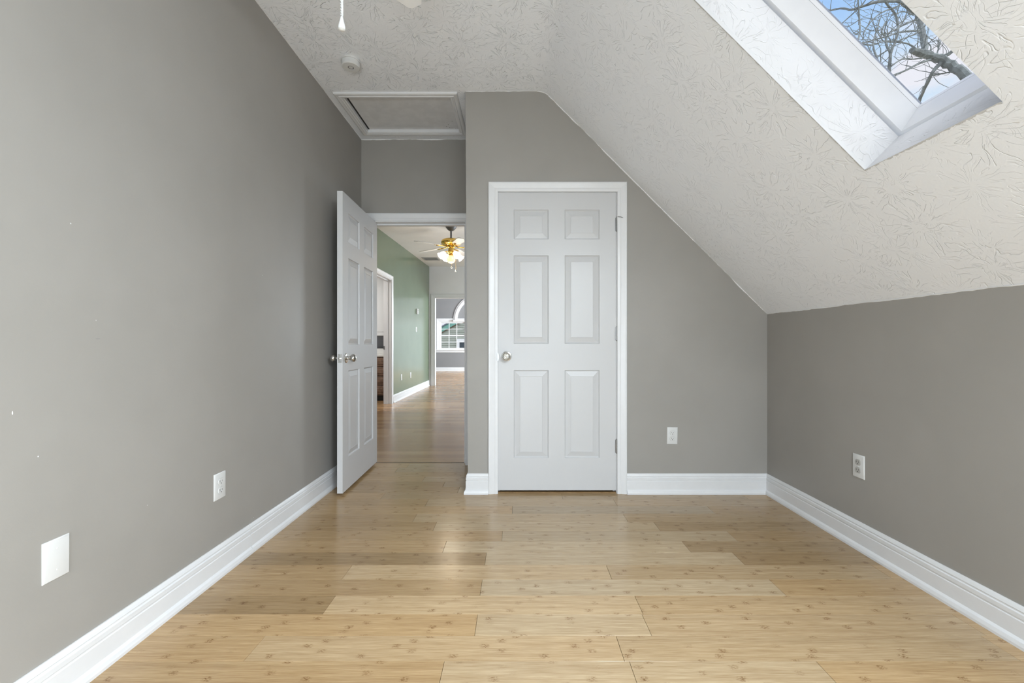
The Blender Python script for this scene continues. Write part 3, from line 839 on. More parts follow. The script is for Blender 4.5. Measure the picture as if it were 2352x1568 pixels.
# ------------------------------------------------------------------ ceiling fans
def fan_blade(parent, az, z, r0, r1, w0, w1, mat, pitch=12, droop=0.0):
    """blade running out along local x, rounded tip, slight pitch, with its metal arm"""
    n = 14; top, bot = [], []
    L_ = []
    for i in range(n + 1):
        t = i / n; x = r0 + (r1 - r0) * t
        hw = (w0 + (w1 - w0) * t) / 2
        tip = (r1 - x) / (w1 * .5)
        if tip < 1: hw *= math.sqrt(max(0.02, 1 - (1 - tip) ** 2)) 
        rt = (x - r0) / .05
        if rt < 1: hw *= .55 + .45 * rt
        L_.append((x, hw))
    cp, sp = math.cos(math.radians(pitch)), math.sin(math.radians(pitch))
    rows = []
    for x, hw in L_:
        zc = -droop * (x - r0)
        rows.append([(x, -hw * cp, zc - hw * sp - .005), (x, hw * cp, zc + hw * sp - .005), (x, hw * cp, zc + hw * sp + .005), (x, -hw * cp, zc - hw * sp + .005)])
    b = MB().grid_rows(rows, True, True, True).build('blade', mat, parent, loc=(0, 0, z), rot=(0, 0, az))
    return b
def blade_arm(parent_blade, r0, mat):
    m_ = MB().tube([(.075, 0, .012), (.105, 0, -.004), (r0 - .01, 0, -.006), (r0 + .05, 0, -.008)], [.010, .008, .009, .012], 8)
    m_.box(r0 - .005, r0 + .075, -.030, .030, -.0085, -.0035, .002)
    return m_.build('blade_arm', mat, parent_blade, True)
def chain(name, mat, parent, x, y, z0, z1, bead=.0016, step=.0045, fob=None, fobmat=None):
    m_ = MB(); z_ = z0
    m_.tube([(x, y, z0), (x, y, z1)], bead * .35, 5)
    while z_ > z1:
        m_.lathe([(.0002, -bead), (bead * .8, -bead * .6), (bead, 0), (bead * .8, bead * .6), (.0002, bead)], 'Z', 6, (x, y, z_)); z_ -= step
    c = m_.build(name, mat, parent, True)
    if fob:
        MB().lathe(fob, 'Z', 16, (x, y, z1)).build('chain_fob', fobmat, c, True)
    return c

# fan of this bedroom: only a blade tip and its pull chain reach into view
f1 = tag(empty('ceiling_fan', (-.46, 1.2, ZC)), 'white bedroom ceiling fan overhead, one blade tip and pull chain showing', 'ceiling fan', 'ceiling fans')
MB().lathe([(.0001, 0), (.065, 0), (.066, -.02), (.05, -.05), (.02, -.06), (.0001, -.06)], 'Z', 28).build('canopy', M['blade'], f1, True)
MB().lathe([(.0125, -.05), (.0125, -.16)], 'Z', 16).build('downrod', M['blade'], f1, True)
MB().lathe([(.0001, -.150), (.05, -.152), (.125, -.17), (.14, -.20), (.135, -.235), (.09, -.26), (.06, -.27), (.058, -.33), (.04, -.345), (.0001, -.347)], 'Z', 40).build('motor_housing', M['blade'], f1, True)
for k in range(5):
    az = math.radians(90.3 + 72 * k)
    b = fan_blade(f1, az, -.262, .16, .637, .095, .135, M['blade'], 11)
    blade_arm(b, .16, M['blade'])
FOB = [(.0002, .004), (.0035, .002), (.0045, -.004), (.0075, -.016), (.0100, -.026), (.0092, -.033), (.005, -.036), (.0002, -.0365)]
pc = MB(); xx, yy = -.036, 0.0
for ph in (0, PI):   # twisted cord
    pts = [(xx + .0022 * math.cos(ph + q * .9), yy + .0022 * math.sin(ph + q * .9), -.335 - .0022 * q) for q in range(int((.795 - .335) / .0022))]
    pc.tube(pts, .0022, 5)
pc = pc.build('pull_cord', M['plastic'], f1, True)
MB().lathe(FOB, 'Z', 18, (xx, yy, -.798)).build('cord_fob', M['plastic'], pc, True)

# brass fan with lit tulip shades in the middle room
ZF = 2.79
f2 = tag(empty('ceiling_fan', (-.993, 6.37, ZF)), 'brass ceiling fan with lit tulip shades beyond the open doorway', 'ceiling fan', 'ceiling fans')
MB().lathe([(.0001, .02), (.082, .02), (.084, -.012), (.078, -.03), (.05, -.065), (.028, -.078), (.0001, -.08)], 'Z', 32).build('canopy', M['pewter'], f2, True)
MB().lathe([(.0135, -.07), (.0135, -.185), (.020, -.187), (.020, -.205), (.0001, -.206)], 'Z', 16).build('downrod', M['pewter'], f2, True)
MB().lathe([(.0001, -.196), (.05, -.198), (.10, -.204), (.135, -.220), (.148, -.242), (.150, -.258), (.146, -.270), (.142, -.272), (.142, -.280), (.12, -.292), (.07, -.306), (.0001, -.308)], 'Z', 48).build('motor_housing', M['brass'], f2, True)
fw = MB().lathe([(.0001, -.300), (.062, -.300), (.066, -.315), (.060, -.330), (.045, -.338), (.0001, -.338)], 'Z', 32).build('flywheel', M['brass'], f2, True)
for k in range(5):
    az = math.radians(150 + 72 * k)
    b = fan_blade(f2, az, -.318, .20, .61, .10, .135, M['blade'], -10, .03)
    blade_arm(b, .20, M['brass'])
MB().lathe([(.0001, -.335), (.040, -.336), (.042, -.345), (.042, -.385), (.036, -.392), (.0001, -.393)], 'Z', 24).build('switch_housing', M['brass'], f2, True)
kit = MB().lathe([(.0001, -.39), (.048, -.392), (.050, -.402), (.036, -.412), (.030, -.425), (.040, -.437), (.034, -.445), (.0001, -.446)], 'Z', 28)
kit = kit.build('light_kit', M['brass'], f2, True)
TUL = [(.015, 0), (.020, .006), (.030, .020), (.037, .040), (.039, .056), (.038, .072), (.044, .090), (.053, .104)]
for k in range(4):
    az = math.radians(38 + 90 * k)
    d = Vector((math.cos(az) * math.sin(math.radians(52)), math.sin(az) * math.sin(math.radians(52)), -math.cos(math.radians(52))))
    base = Vector((math.cos(az) * .100, math.sin(az) * .100, -.414))
    MB().tube([(math.cos(az) * .030, math.sin(az) * .030, -.41), (math.cos(az) * .068, math.sin(az) * .068, -.398), tuple(base)], [.009, .008, .012], 8).build('lamp_arm', M['brass'], kit, True)
    rot = d.to_track_quat('Z', 'Y').to_matrix()
    rows = []
    for r, h in TUL:
        row = []
        for i in range(24):
            a = 2 * PI * i / 24
            rr = r * (1 + (.05 * math.cos(6 * a) if h > .09 else 0))
            row.append(base + rot @ Vector((rr * math.cos(a), rr * math.sin(a), h)))
        rows.append(row)
    MB().grid_rows(rows, True, True, False).build('lamp_shade', M['lit_glass'], f2, True)
    MB().lathe([(.0001, .03), (.018, .034), (.026, .055), (.022, .078), (.0001, .090)], 'Z', 16, tuple(base), rot).build('bulb', M['lit_glass'], f2, True)
MB().lathe([(.0001, -.445), (.020, -.447), (.045, -.462), (.060, -.488), (.063, -.510), (.056, -.538), (.038, -.558), (.015, -.567), (.0001, -.568)], 'Z', 32).build('globe', M['amber_glass'], f2, True)
CF = [(.0002, .006), (.006, .003), (.011, -.010), (.012, -.018), (.008, -.026), (.0002, -.029)]
chain('pull_chain', M['brass'], f2, .015, -.040, -.39, -.618, .0020, .007, CF, M['steel'])
chain('pull_chain', M['brass'], f2, .075, -.020, -.40, -.670, .0020, .007, CF, M['steel'])
lp_ = bpy.data.lights.new('fan_light', 'POINT'); lp_.energy = 8; lp_.color = (1.0, .86, .66); lp_.shadow_soft_size = .14
lo_ = bpy.data.objects.new('fan_light', lp_); COL.objects.link(lo_); lo_.location = (-.993, 6.37, ZF - .66)

# ------------------------------------------------------------------ middle room
XG, YFAR, XHR = -2.14, 10.32, 1.85
def zh(y): return 2.79 + (y - 6.46) * .0264
tag(MB().box(-5.2, 4.2, 3.643, 16.0, -.06, 0).build('floor_hall', M['hall_floor']), 'bamboo floor running on through the middle room', 'floor', kind='structure')
tag(MB().box(OX0, OX1, 3.638, 3.647, -.01, .0012, .001).build('trim_5', M['subfloor']), 'thin dark seam strip across the doorway floor', 'floor trim', kind='structure')
tag(MB().box(-2.0, .4, YFAR - .004, YFAR + .004, -.01, .0015, .001).build('trim_6', M['subfloor']), 'thin seam strip across the far opening floor', 'floor trim', kind='structure')
BY0, BY1, BZ = 6.42, 7.22, 2.11
mb = MB()
for y0, y1, z0, z1 in ((YH, BY0, 0, 3.0), (BY0, BY1, BZ, 3.0), (BY1, YFAR, 0, 3.0)):
    mb.box(XG - .12, XG, y0, y1, z0, z1)
wall('wall_green', mb, M['wall_green'], 'glossy sage green wall beyond the open doorway')
mb = MB()
for x0, x1, z0, z1 in ((XG - .1, OX0, 0, 3.0), (OX0, OX1, OZ, 3.0), (OX1, XHR, 0, 3.0)):
    mb.box(x0, x1, YH - .006, YH, z0, z1)
wall('wall_hall_near', mb, M['wall_white'], 'middle room side of the doorway wall')
QX0, QX1, QZ = -2.01, .45, 2.14
mb = MB()
for x0, x1, z0, z1 in ((XG - .1, QX0, 0, 3.1), (QX0, QX1, QZ, 3.1), (QX1, XHR, 0, 3.1)):
    mb.box(x0, x1, YFAR, YFAR + .12, z0, z1)
wall('wall_hall_far', mb, M['wall_white'], 'white wall with a wide cased opening at the far end')
mb = MB()
for y0, y1, z0, z1 in ((YH, 6.75, 0, 3.1), (6.75, 8.45, 0, .5), (6.75, 8.45, 2.2, 3.1), (8.45, YFAR, 0, 3.1)):
    mb.box(XHR, XHR + .1, y0, y1, z0, z1)
wall('wall_hall_right', mb, M['wall_white'], 'white right wall of the middle room with an added window')
w3 = framed_window('added_window_3', -.85, .85, 0, .5, 2.2, 'added white framed side window of the middle room')  # unseen window, added to light the middle room
w3.location = (XHR + .05, 7.6, .5); w3.rotation_euler = (0, 0, PI / 2)
mb = MB()
mb.face([(XG - .1, YH - .01, zh(YH)), (XHR + .05, YH - .01, zh(YH)), (XHR + .05, YFAR + .01, zh(YFAR)), (XG - .1, YFAR + .01, zh(YFAR))])
mb.face([(XG - .1, YH - .01, zh(YH) + .08), (XHR + .05, YH - .01, zh(YH) + .08), (XHR + .05, YFAR + .01, zh(YFAR) + .08), (XG - .1, YFAR + .01, zh(YFAR) + .08)])
tag(mb.build('ceiling_hall', M['plain_ceiling']), 'pale ceiling of the middle room above the brass fan', 'ceiling', kind='structure')
bg = tag(empty('baseboard_green', (XG, 0, 0)), 'white baseboard below the green wall', 'baseboard', kind='structure')
base_run('board', bg, (0, BY1 + .075, 0), (0, 1, 0), YFAR - BY1 - .075, (1, 0, 0), 0, -1)
base_run('board', bg, (0, YH, 0), (0, 1, 0), BY0 - .075 - YH, (1, 0, 0))
t3 = tag(empty('trim_3', (0, 0, 0)), 'white casing of the bathroom doorway in the green wall', 'door casing', kind='structure')
D_ = (1, 0, 0)
MB().sweep(CASE, (XG, BY0 + .003, 0), (0, 0, 1), BZ - .003, (0, -1, 0), D_, 0, 1).build('casing_board', M['trim'], t3)
MB().sweep(CASE, (XG, BY1 - .003, 0), (0, 0, 1), BZ - .003, (0, 1, 0), D_, 0, 1).build('casing_board', M['trim'], t3)
MB().sweep(CASE, (XG, BY0 + .003, BZ - .003), (0, 1, 0), BY1 - BY0 - .006, (0, 0, 1), D_, -1, 1).build('casing_board', M['trim'], t3)
MB().box(XG - .13, XG + .001, BY1 - .014, BY1 + .001, 0, BZ).box(XG - .13, XG + .001, BY0 - .001, BY0 + .014, 0, BZ).box(XG - .13, XG + .001, BY0 + .014, BY1 - .014, BZ - .014, BZ).build('jamb', M['trim'], t3)
MB().box(XG - .09, XG - .055, BY1 - .027, BY1 - .014, 0, BZ - .014).box(XG - .09, XG - .055, BY0 + .014, BY1 - .014, BZ - .027, BZ - .014).build('door_stop', M['trim'], t3)
tag(MB().box(XG - .132, XG - .108, BY1 - .0155, BY1 - .0135, .92, .98).box(XG - .124, XG - .114, BY1 - .0165, BY1 - .0150, .94, .962).build('strike_plate', M['hinge_metal'], t3), 'dark metal strike plate')
t4 = tag(empty('trim_4', (0, 0, 0)), 'white casing around the wide far opening', 'opening casing', kind='structure')
CASE2 = [(u * 1.38, d) for u, d in CASE]
MB().sweep(CASE2, (QX0 + .003, YFAR, 0), (0, 0, 1), QZ - .003, (-1, 0, 0), (0, -1, 0), 0, 1).build('casing_board', M['trim'], t4)
MB().sweep(CASE2, (QX1 - .003, YFAR, 0), (0, 0, 1), QZ - .003, (1, 0, 0), (0, -1, 0), 0, 1).build('casing_board', M['trim'], t4)
MB().sweep(CASE2, (QX0 + .003, YFAR, QZ - .003), (1, 0, 0), QX1 - QX0 - .006, (0, 0, 1), (0, -1, 0), -1, 1).build('casing_board', M['trim'], t4)
MB().box(QX0 - .001, QX0 + .014, YFAR - .001, YFAR + .121, 0, QZ).box(QX1 - .014, QX1 + .001, YFAR - .001, YFAR + .121, 0, QZ).box(QX0 + .014, QX1 - .014, YFAR - .001, YFAR + .121, QZ - .014, QZ + .001).build('jamb', M['trim'], t4)

# things on the green wall
def green(name, y, z, label, cat, group=None):
    return tag(empty(name, (XG, y, z), PI / 2), label, cat, group)
th = green('thermostat', 9.03, 1.705, 'small white wall sensor high on the green wall, above the switch', 'thermostat')
MB().box(-.042, .042, -.030, 0, -.055, .055, .004).build('body', M['plastic'], th)
MB().box(-.022, .022, -.0315, -.029, .008, .036).build('display', M['gray_plastic'], th)
MB().box(-.012, .012, -.033, -.029, -.035, -.020, .001).build('button', M['plastic'], th)
sw = green('light_switch', 9.0, 1.32, 'white toggle light switch at mid height on the green wall', 'light switch')
plate(MB(), .071, .115).build('cover_plate', M['plastic'], sw, True)
MB().box(-.005, .005, -.016, -.004, -.004, .009, .001).build('toggle', M['plastic'], sw)
screw(sw, 0, .030); screw(sw, 0, -.030)
def blank(y, z, label):
    q = green('wall_socket', y, z, label, 'outlet', 'sockets low on the green wall')
    plate(MB(), .071, .115).build('cover_plate', M['plastic'], q, True)
    for dz in (.0193, -.0193):
        ol = socket_outline(n=20)
        MB().grid_rows([[(x, -.004, z_ + dz) for x, z_ in ol], [(x, -.0075, z_ + dz) for x, z_ in ol]], True, True, True).build('receptacle', M['plastic'], q, True)
    screw(q, 0, 0)
blank(7.84, .40, 'white socket low on the green wall, nearer the bathroom doorway')
blank(8.52, .39, 'white socket low on the green wall, nearer the far opening')
# ceiling vent
cv = tag(empty('ceiling_vent', (-1.87, 9.2, zh(9.2)), rot=(math.atan(.0264), 0, 0)), 'gray louvred air vent in the ceiling by the green wall', 'ceiling vent')
MB().box(-.17, .17, -.17, -.14, -.012, .002).box(-.17, .17, .14, .17, -.012, .002).box(-.17, -.14, -.14, .14, -.012, .002).box(.14, .17, -.14, .14, -.012, .002).build('frame', M['vent'], cv)
for k in range(9):
    MB().box(-.14, .14, -.012, .012, -.001, .001).build('louver', M['vent'], cv, loc=(0, -.12 + .03 * k, -.004), rot=(math.radians(35), 0, 0))

# ------------------------------------------------------------------ bathroom beyond the green wall
mb = MB()
mb.box(-5.0, XG - .12, 8.1, 8.2, 0, 2.7).box(-5.1, -5.0, 5.2, 8.2, 0, 2.7).box(-5.0, XG - .12, 5.2, 5.3, 0, 2.7)
wall('wall_bathroom', mb, M['bath_gray'], 'gray bathroom wall glimpsed through the doorway')
tag(MB().box(-5.0, XG - .12, 5.2, 8.2, 2.5, 2.56).build('ceiling_bathroom', M['wall_white']), 'white bathroom ceiling', 'ceiling', kind='structure')
area('bathroom_lamp', (-3.2, 6.6, 2.42), (0, 0, -1), .5, .3, 36, (1, .97, .93))
va = tag(empty('bathroom_vanity', (-2.95, 7.55, 0)), 'dark stained vanity with drawers seen through the bathroom doorway', 'vanity')
MB().box(-.62, .66, 0, .5, .10, .79).build('body', M['wood_dark'], va)
MB().box(-.58, .62, .06, .48, 0, .10).build('toe_kick', M['dark'], va)
MB().box(-.64, .675, -.025, .52, .79, .825, .004).build('countertop', M['counter'], va)
MB().box(-.64, .675, .485, .53, .825, .93, .003).build('backsplash', M['counter'], va)
for k in range(4):
    z0 = .125 + .165 * k
    for xa, xb in ((.22, .63), (-.58, .19)):
        dr = MB().box(xa, xb, -.018, .001, z0, z0 + .145, .004).build('drawer_front', M['wood_dark'], va)
        MB().box(xa + .05, xb - .05, -.024, -.016, z0 + .035, z0 + .11, .005).build('raised_panel', M['wood_dark'], dr)
wc = tag(empty('wall_cabinet', (-2.95, 7.80, 1.165)), 'tall white cabinet above the bathroom vanity', 'cabinet')
MB().box(-.62, .66, .02, .29, 0, 1.20).build('body', M['cabinet_white'], wc)
for xa, xb in ((-.615, .015), (.025, .655)):
    cd_ = MB().box(xa, xb, 0, .02, .005, 1.195, .002).build('cabinet_door', M['cabinet_white'], wc)
    MB().box(xa + .07, xb - .07, -.006, .002, .07, 1.13, .004).build('raised_panel', M['cabinet_white'], cd_)

# ------------------------------------------------------------------ far room
YW = 15.8
mb = MB()
VX0, VX1, VZ0, VZ1 = -2.92, -1.88, .80, 1.87      # double-hung window
PX0, PX1, PZ1 = -1.26, .66, 1.83                  # patio door, out of sight behind the closet wall
for x0, x1, z0, z1 in ((-3.7, VX0, 0, 3.2), (VX0, VX1, 0, VZ0), (VX0, VX1, VZ1, 3.2), (VX1, PX0, 0, 3.2), (PX0, PX1, PZ1, 3.2), (PX1, 2.5, 0, 3.2)):
    mb.box(x0, x1, YW, YW + .12, z0, z1)
wall('wall_far_back', mb, M['far_gray'], 'gray end wall of the far room around its window')
wall('wall_far_left', MB().box(-3.7, -3.6, YFAR + .1, YW, 0, 3.2), M['far_gray'], 'gray left wall of the far room')
wall('wall_far_right', MB().box(2.4, 2.5, YFAR + .1, 12.0, 0, 3.2).box(2.4, 2.5, 14.6, YW, 0, 3.2).box(2.4, 2.5, 12.0, 14.6, 0, .6).box(2.4, 2.5, 12.0, 14.6, 2.4, 3.2), M['far_gray'], 'gray right wall of the far room')
mb = MB().box(-3.7, XG - .1, YFAR + .02, YFAR + .12, 0, 3.2).box(XHR, 2.5, YFAR + .02, YFAR + .12, 0, 3.2).box(XG - .1, XHR, YFAR + .02, YFAR + .12, 3.1, 3.2)
wall('wall_far_near', mb, M['far_gray'], 'far room side of the cased opening wall')
tag(MB().box(-3.7, 2.5, YFAR, YW + .12, 3.2, 3.26).build('ceiling_far', M['wall_white']), 'white ceiling of the far room', 'ceiling', kind='structure')
b_ = tag(empty('baseboard_far', (0, YW, 0)), 'white baseboard below the far window', 'baseboard', kind='structure')
base_run('board', b_, (-3.6, 0, 0), (1, 0, 0), PX0 + 3.6 - .07, (0, -1, 0))
framed_window('window_5', PX0, PX1, YW + .06, .02, PZ1, 'white framed patio door of the far room', bars=(2, 1))
w8 = framed_window('added_window_8', -1.3, 1.3, 0, .6, 2.4, 'added white window in the right wall of the far room', bars=(3, 1))  # added out of sight as an opening for the far room's fill
w8.location = (2.43, 13.3, .6); w8.rotation_euler = (0, 0, PI / 2)
# double-hung window, six panes over six
w4 = tag(empty('window_4', ((VX0 + VX1) / 2, YW, 0)), 'white double-hung window with six-over-six panes in the far room', 'window', kind='structure')
hw = (VX1 - VX0) / 2
CW = [(u * 1.3, d * 1.2) for u, d in CASE]
MB().sweep(CW, (-hw, 0, VZ0), (0, 0, 1), VZ1 - VZ0, (-1, 0, 0), (0, -1, 0), 0, 1).build('casing_board', M['trim'], w4)
MB().sweep(CW, (hw, 0, VZ0), (0, 0, 1), VZ1 - VZ0, (1, 0, 0), (0, -1, 0), 0, 1).build('casing_board', M['trim'], w4)
MB().sweep(CW, (-hw, 0, VZ1), (1, 0, 0), hw * 2, (0, 0, 1), (0, -1, 0), -1, 1).build('casing_board', M['trim'], w4)
MB().box(-hw - .12, hw + .12, -.06, .02, VZ0 - .035, VZ0, .004).build('stool', M['trim'], w4)
MB().box(-hw - .09, hw + .09, -.02, 0, VZ0 - .11, VZ0 - .035, .003).build('apron', M['trim'], w4)
MB().box(-hw, -hw + .045, 0, .12, VZ0, VZ1).box(hw - .045, hw, 0, .12, VZ0, VZ1).box(-hw + .045, hw - .045, 0, .12, VZ1 - .045, VZ1).box(-hw + .045, hw - .045, 0, .12, VZ0, VZ0 + .02).build('frame', M['trim'], w4)
ZM = (VZ0 + VZ1) / 2 - .01
for z0, z1, y in ((ZM - .02, VZ1 - .045, .065), (VZ0 + .02, ZM + .02, .035)):
    x0, x1, f_ = -hw + .045, hw - .045, .045
    s_ = MB().box(x0, x0 + f_, y, y + .028, z0, z1).box(x1 - f_, x1, y, y + .028, z0, z1).box(x0 + f_, x1 - f_, y, y + .028, z0, z0 + f_).box(x0 + f_, x1 - f_, y, y + .028, z1 - f_, z1).build('sash', M['trim'], w4)
    gx0, gx1, gz0, gz1 = x0 + f_, x1 - f_, z0 + f_, z1 - f_
    for k in (1, 2):
        x_ = gx0 + (gx1 - gx0) * k / 3
        MB().box(x_ - .012, x_ + .012, y + .004, y + .022, gz0, gz1).build('muntin', M['trim'], s_)
    z_ = (gz0 + gz1) / 2
    MB().box(gx0, gx1, y + .006, y + .020, z_ - .012, z_ + .012).build('muntin', M['trim'], s_)
    for k in range(3):
        for q in range(2):
            xa, xb = gx0 + (gx1 - gx0) * k / 3, gx0 + (gx1 - gx0) * (k + 1) / 3
            za, zb = gz0 + (gz1 - gz0) * q / 2, gz0 + (gz1 - gz0) * (q + 1) / 2
            MB().box(xa, xb, y + .011, y + .015, za, zb).build('pane', M['glass'], s_)
# half-round window with its gray shade
w6 = tag(empty('window_6', (-1.42, YW, 1.90)), 'half-round window with thick white arch trim and a gray shade', 'window', kind='structure')
def arch(r0, r1, y0, y1, n=40, z=0):
    m_ = MB(); rows = []
    for i in range(n + 1):
        a = PI * i / n
        c, s_ = math.cos(a), math.sin(a)
        rows.append([(r0 * c, y0, r0 * s_ + z), (r1 * c, y0, r1 * s_ + z), (r1 * c, y1, r1 * s_ + z), (r0 * c, y1, r0 * s_ + z)])
    return m_.grid_rows(rows, True, True, True)
arch(.90, .955, -.030, .002).build('arch_trim', M['trim'], w6, True)
arch(.80, .90, -.055, .002).build('arch_trim', M['trim'], w6, True)
MB().box(-.96, .96, -.085, .002, -.065, .0, .006).build('ledge', M['trim'], w6)
m_ = MB(); pts = [(.80 * math.cos(PI * i / 32), .80 * math.sin(PI * i / 32)) for i in range(33)]
m_.face([(x, -.010, z) for x, z in pts]); m_.face([(x, -.004, z) for x, z in pts])
for i in range(32):
    m_.face([(pts[i][0], -.010, pts[i][1]), (pts[i + 1][0], -.010, pts[i + 1][1]), (pts[i + 1][0], -.004, pts[i + 1][1]), (pts[i][0], -.004, pts[i][1])])
m_.build('shade', M['shade_gray'], w6)

# ------------------------------------------------------------------ outside
tag(MB().box(-40, 40, -30, 60, -3.3, -3.2).build('ground', M['ground']), 'winter lawn below the house', 'ground', kind='structure')
nh = tag(empty('neighbor_house', (0, 22, 0)), 'house with pale lap siding and teal eaves beyond the far window', 'house')
def rake(x): return 1.62 + (x + 3.9) * .55      # lower edge of the eave band against the siding
sd_ = MB(); z_ = -3.2; h_ = .115
while z_ < 6.0:
    # each lap board stops at the gable rake
    xa = -9.0 if z_ + h_ < rake(-9) else max(-9.0, (z_ - 1.62) / .55 - 3.9)
    sd_.f.append(tuple(range(len(sd_.v), len(sd_.v) + 4)))
    sd_.v += [(xa, -.022, z_), (3.0, -.022, z_), (3.0, 0, z_ + h_ + .005), (xa + h_ / .55, 0, z_ + h_ + .005)]
    sd_.f.append(tuple(range(len(sd_.v), len(sd_.v) + 4)))
    sd_.v += [(xa, 0, z_), (3.0, 0, z_), (3.0, -.022, z_), (xa, -.022, z_)]
    z_ += h_
tag(sd_.build('siding', M['siding'], nh, flip_check=False), kind='stuff')
def rake_bar(name, off0, off1, y0, y1, mat, x0=-9.5, x1=3.0):
    m2 = MB(); n_ = .55
    P0 = [(x0, rake(x0)), (x1, rake(x1))]
    rows = [[(x, y, z + o_) for (y, o_) in ((y0, off0), (y1, off0), (y1, off1), (y0, off1))] for x, z in P0]
    return m2.grid_rows(rows, True, True, True).build(name, mat, nh)
rake_bar('rake_trim', -.06, .0, -.05, .0, M['tan'])
rake_bar('eave_soffit', .0, .24, -.12, -.02, M['teal'])
rake_bar('drip_edge', .24, .31, -.16, .0, M['slate'])
hwn = MB().box(-3.14, -2.99, -.06, 0, -.3, 1.27).box(-2.2, -2.05, -.06, 0, -.3, 1.27).box(-2.99, -2.2, -.06, 0, 1.10, 1.27).box(-2.99, -2.2, -.06, 0, -.3, -.15).build('house_window', M['trim'], nh)
MB().box(-2.99, -2.2, -.026, -.02, -.15, 1.10).build('pane', M['house_glass'], hwn)

LIMBS = [
    [(5.5, 5.14, 4.21, 0.055), (5.42, 5.23, 4.39, 0.052), (5.34, 5.3, 4.54, 0.049), (5.21, 5.31, 4.6, 0.045), (5.02, 5.25, 4.6, 0.04), (4.8, 5.16, 4.59, 0.035)],
    [(5.04, 5.26, 4.6, 0.036), (5.13, 5.35, 4.75, 0.035), (5.21, 5.44, 4.92, 0.034), (5.34, 5.63, 5.28, 0.033), (5.31, 5.64, 5.47, 0.032), (5.05, 5.41, 5.57, 0.029)],
    [(5.28, 5.3, 4.52, 0.022), (5.19, 5.31, 4.4, 0.02), (5.22, 5.44, 4.28, 0.018), (5.26, 5.58, 4.15, 0.016), (5.14, 5.55, 3.95, 0.014)],
    [(5.23, 5.33, 4.39, 0.01), (5.34, 5.33, 4.41, 0.008), (5.4, 5.29, 4.4, 0.005)],
    [(4.39, 5.02, 3.98, 0.018), (4.24, 4.84, 4.04, 0.016), (4.24, 4.82, 4.3, 0.015), (4.5, 5.05, 4.62, 0.014), (4.7, 5.24, 4.91, 0.014), (4.75, 5.33, 5.15, 0.013), (4.54, 5.22, 5.2, 0.011), (4.29, 5.03, 5.19, 0.01)],
    [(4.24, 4.83, 4.06, 0.009), (4.58, 5.01, 4.24, 0.01), (4.89, 5.17, 4.43, 0.011), (5.14, 5.28, 4.55, 0.012)],
    [(4.04, 4.7, 4.04, 0.011), (3.94, 4.67, 4.2, 0.01), (4.02, 4.79, 4.42, 0.008), (4.26, 5.02, 4.75, 0.007), (4.39, 5.14, 4.95, 0.006)],
    [(4.04, 4.7, 4.03, 0.012), (3.93, 4.64, 4.09, 0.011), (3.88, 4.65, 4.18, 0.01), (3.83, 4.76, 4.38, 0.01), (3.98, 4.93, 4.64, 0.009), (4.1, 5.09, 4.94, 0.009), (4.08, 5.08, 5.13, 0.008), (3.95, 4.93, 5.16, 0.007)],
    [(3.97, 5.53, 5.33, 0.009), (4.01, 5.27, 5.18, 0.01), (4.06, 5.15, 5.07, 0.012), (4.16, 5.09, 5.07, 0.014), (4.32, 5.11, 5.13, 0.016), (4.78, 5.34, 5.33, 0.019), (4.96, 5.45, 5.37, 0.021), (5.25, 5.61, 5.39, 0.024)],
    [(4.22, 4.79, 4.15, 0.008), (4.48, 4.94, 4.33, 0.008), (4.77, 5.12, 4.45, 0.008), (4.98, 5.22, 4.53, 0.007)],
    [(4.53, 5.06, 4.61, 0.007), (4.76, 5.17, 4.67, 0.008), (4.97, 5.25, 4.64, 0.008)],
    [(3.79, 4.79, 4.4, 0.006), (3.85, 4.77, 4.39, 0.007), (4.34, 4.99, 4.63, 0.008), (4.75, 5.26, 4.88, 0.01), (5.22, 5.52, 5.09, 0.012)],
    [(4.32, 5.0, 4.65, 0.007), (4.89, 5.37, 5.05, 0.009), (5.33, 5.63, 5.33, 0.011), (5.46, 5.7, 5.41, 0.012)],
    [(4.5, 5.18, 4.95, 0.008), (4.29, 5.0, 4.69, 0.009), (4.33, 4.98, 4.61, 0.01), (4.25, 4.89, 4.46, 0.011), (4.25, 4.83, 4.33, 0.012)],
    [(3.99, 4.9, 4.59, 0.006), (4.19, 5.04, 4.83, 0.007), (4.44, 5.17, 5.05, 0.007), (4.85, 5.39, 5.31, 0.008)],
    [(4.52, 5.06, 4.62, 0.007), (4.93, 5.33, 4.88, 0.008), (5.29, 5.55, 5.11, 0.009)],
    [(5.32, 5.32, 4.6, 0.023), (5.41, 5.33, 4.65, 0.021), (5.5, 5.32, 4.72, 0.018)],
    [(5.28, 5.34, 4.66, 0.009), (5.37, 5.41, 4.78, 0.007), (5.49, 5.5, 4.94, 0.005)],
    [(3.93, 5.2, 4.9, 0.005), (4.06, 5.14, 5.01, 0.006), (4.15, 5.08, 5.1, 0.006)],
    [(3.85, 4.76, 4.38, 0.006), (3.96, 4.75, 4.36, 0.006), (4.23, 4.89, 4.5, 0.006), (4.51, 5.05, 4.6, 0.007)],
    [(5.24, 5.45, 4.91, 0.006), (5.27, 5.41, 4.81, 0.007), (5.16, 5.31, 4.64, 0.008)],
    [(3.89, 4.65, 4.18, 0.005), (3.93, 4.77, 4.4, 0.005), (4.02, 4.85, 4.52, 0.004)],
    [(4.75, 5.33, 5.15, 0.007), (4.97, 5.46, 5.29, 0.006), (5.22, 5.59, 5.34, 0.005)],
    [(4.7, 5.24, 4.91, 0.008), (5.0, 5.47, 5.22, 0.006), (5.09, 5.53, 5.39, 0.005)],
    [(4.09, 5.07, 4.89, 0.005), (3.97, 5.08, 4.82, 0.004), (3.95, 5.15, 4.88, 0.003)],
]
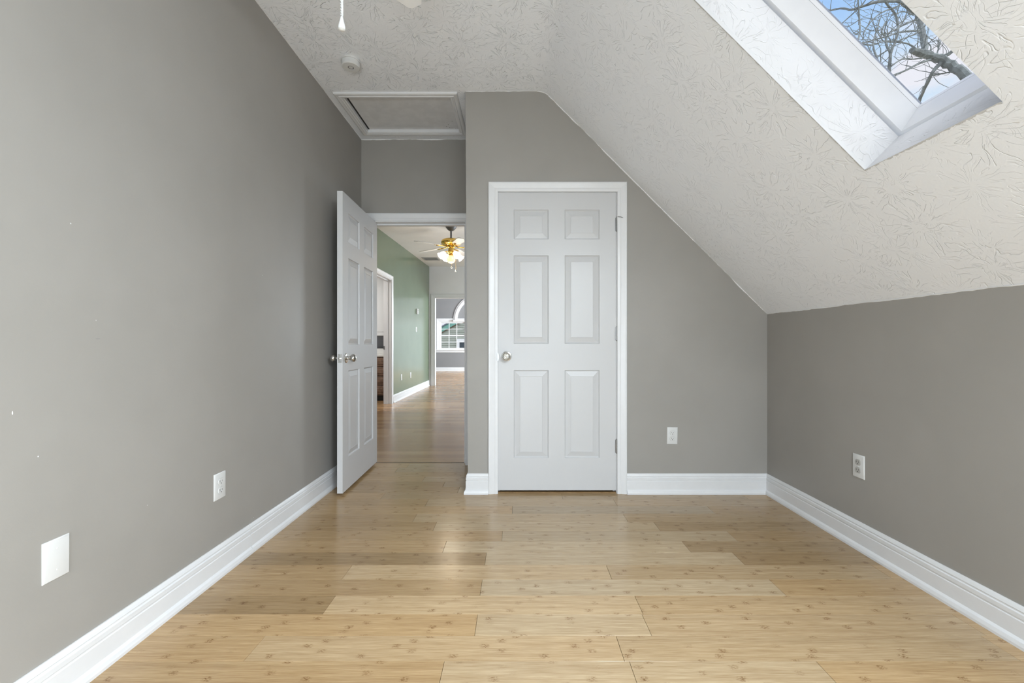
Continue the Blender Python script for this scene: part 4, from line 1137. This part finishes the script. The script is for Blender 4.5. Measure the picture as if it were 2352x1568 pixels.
tr_ = tag(empty('bare_tree', (7.6, 5.9, -3.2)), 'bare winter tree with crossing branches seen through the skylight', 'tree')
TO = Vector((7.6, 5.9, -3.2))
tk = [(7.6, 5.9, -3.2, .26), (7.5, 5.8, -1.0, .21), (7.1, 5.6, 1.0, .16), (6.4, 5.4, 2.7, .11), (5.85, 5.22, 3.7, .075), LIMBS[0][0]]
MB().tube([Vector(q[:3]) - TO for q in tk], [q[3] for q in tk], 12).build('trunk', M['bark'], tr_, True)
rg = random.Random(21)
def smooth_path(ps):
    """Catmull-Rom through the joints, with a little knobbly wander"""
    out = []
    for i in range(len(ps) - 1):
        p0, p1, p2, p3 = (Vector(ps[max(0, min(len(ps) - 1, k))][:3]) for k in (i - 1, i, i + 1, i + 2))
        n_ = 4
        for k in range(n_):
            t = k / n_
            q = .5 * ((2 * p1) + (p2 - p0) * t + (2 * p0 - 5 * p1 + 4 * p2 - p3) * t * t + (3 * p1 - p0 - 3 * p2 + p3) * t ** 3)
            r_ = ps[i][3] + (ps[i + 1][3] - ps[i][3]) * t
            out.append((q + Vector((rg.uniform(-1, 1), rg.uniform(-1, 1), rg.uniform(-1, 1))) * r_ * .18, r_ * rg.uniform(.93, 1.08)))
    out.append((Vector(ps[-1][:3]), ps[-1][3]))
    return out
allpts = []
for lb_ in LIMBS:
    sp_ = smooth_path(lb_)
    MB().tube([q - TO for q, r in sp_], [r for q, r in sp_], 8).build('branch', M['bark'], tr_, True)
    allpts += [(q, r) for q, r in sp_ if r < .04]
tw = MB()
for k in range(230):
    q, r = rg.choice(allpts)
    d = Vector((rg.gauss(-.25, .8), rg.gauss(0, .6), rg.gauss(.25, .7))).normalized()
    ln = rg.uniform(.12, .55); n_ = rg.randint(4, 7); pts = [q.copy()]; dd = d.copy()
    for i in range(n_):
        dd = (dd + Vector((rg.gauss(0, .22), rg.gauss(0, .22), rg.gauss(.05, .22)))).normalized()
        pts.append(pts[-1] + dd * ln / n_)
    r0 = min(r * .6, rg.uniform(.0025, .006))
    tw.tube([p_ - TO for p_ in pts], [r0 * (1 - .7 * i / n_) for i in range(n_ + 1)], 5)
tag(tw.build('twigs', M['bark'], tr_, flip_check=False), kind='stuff')
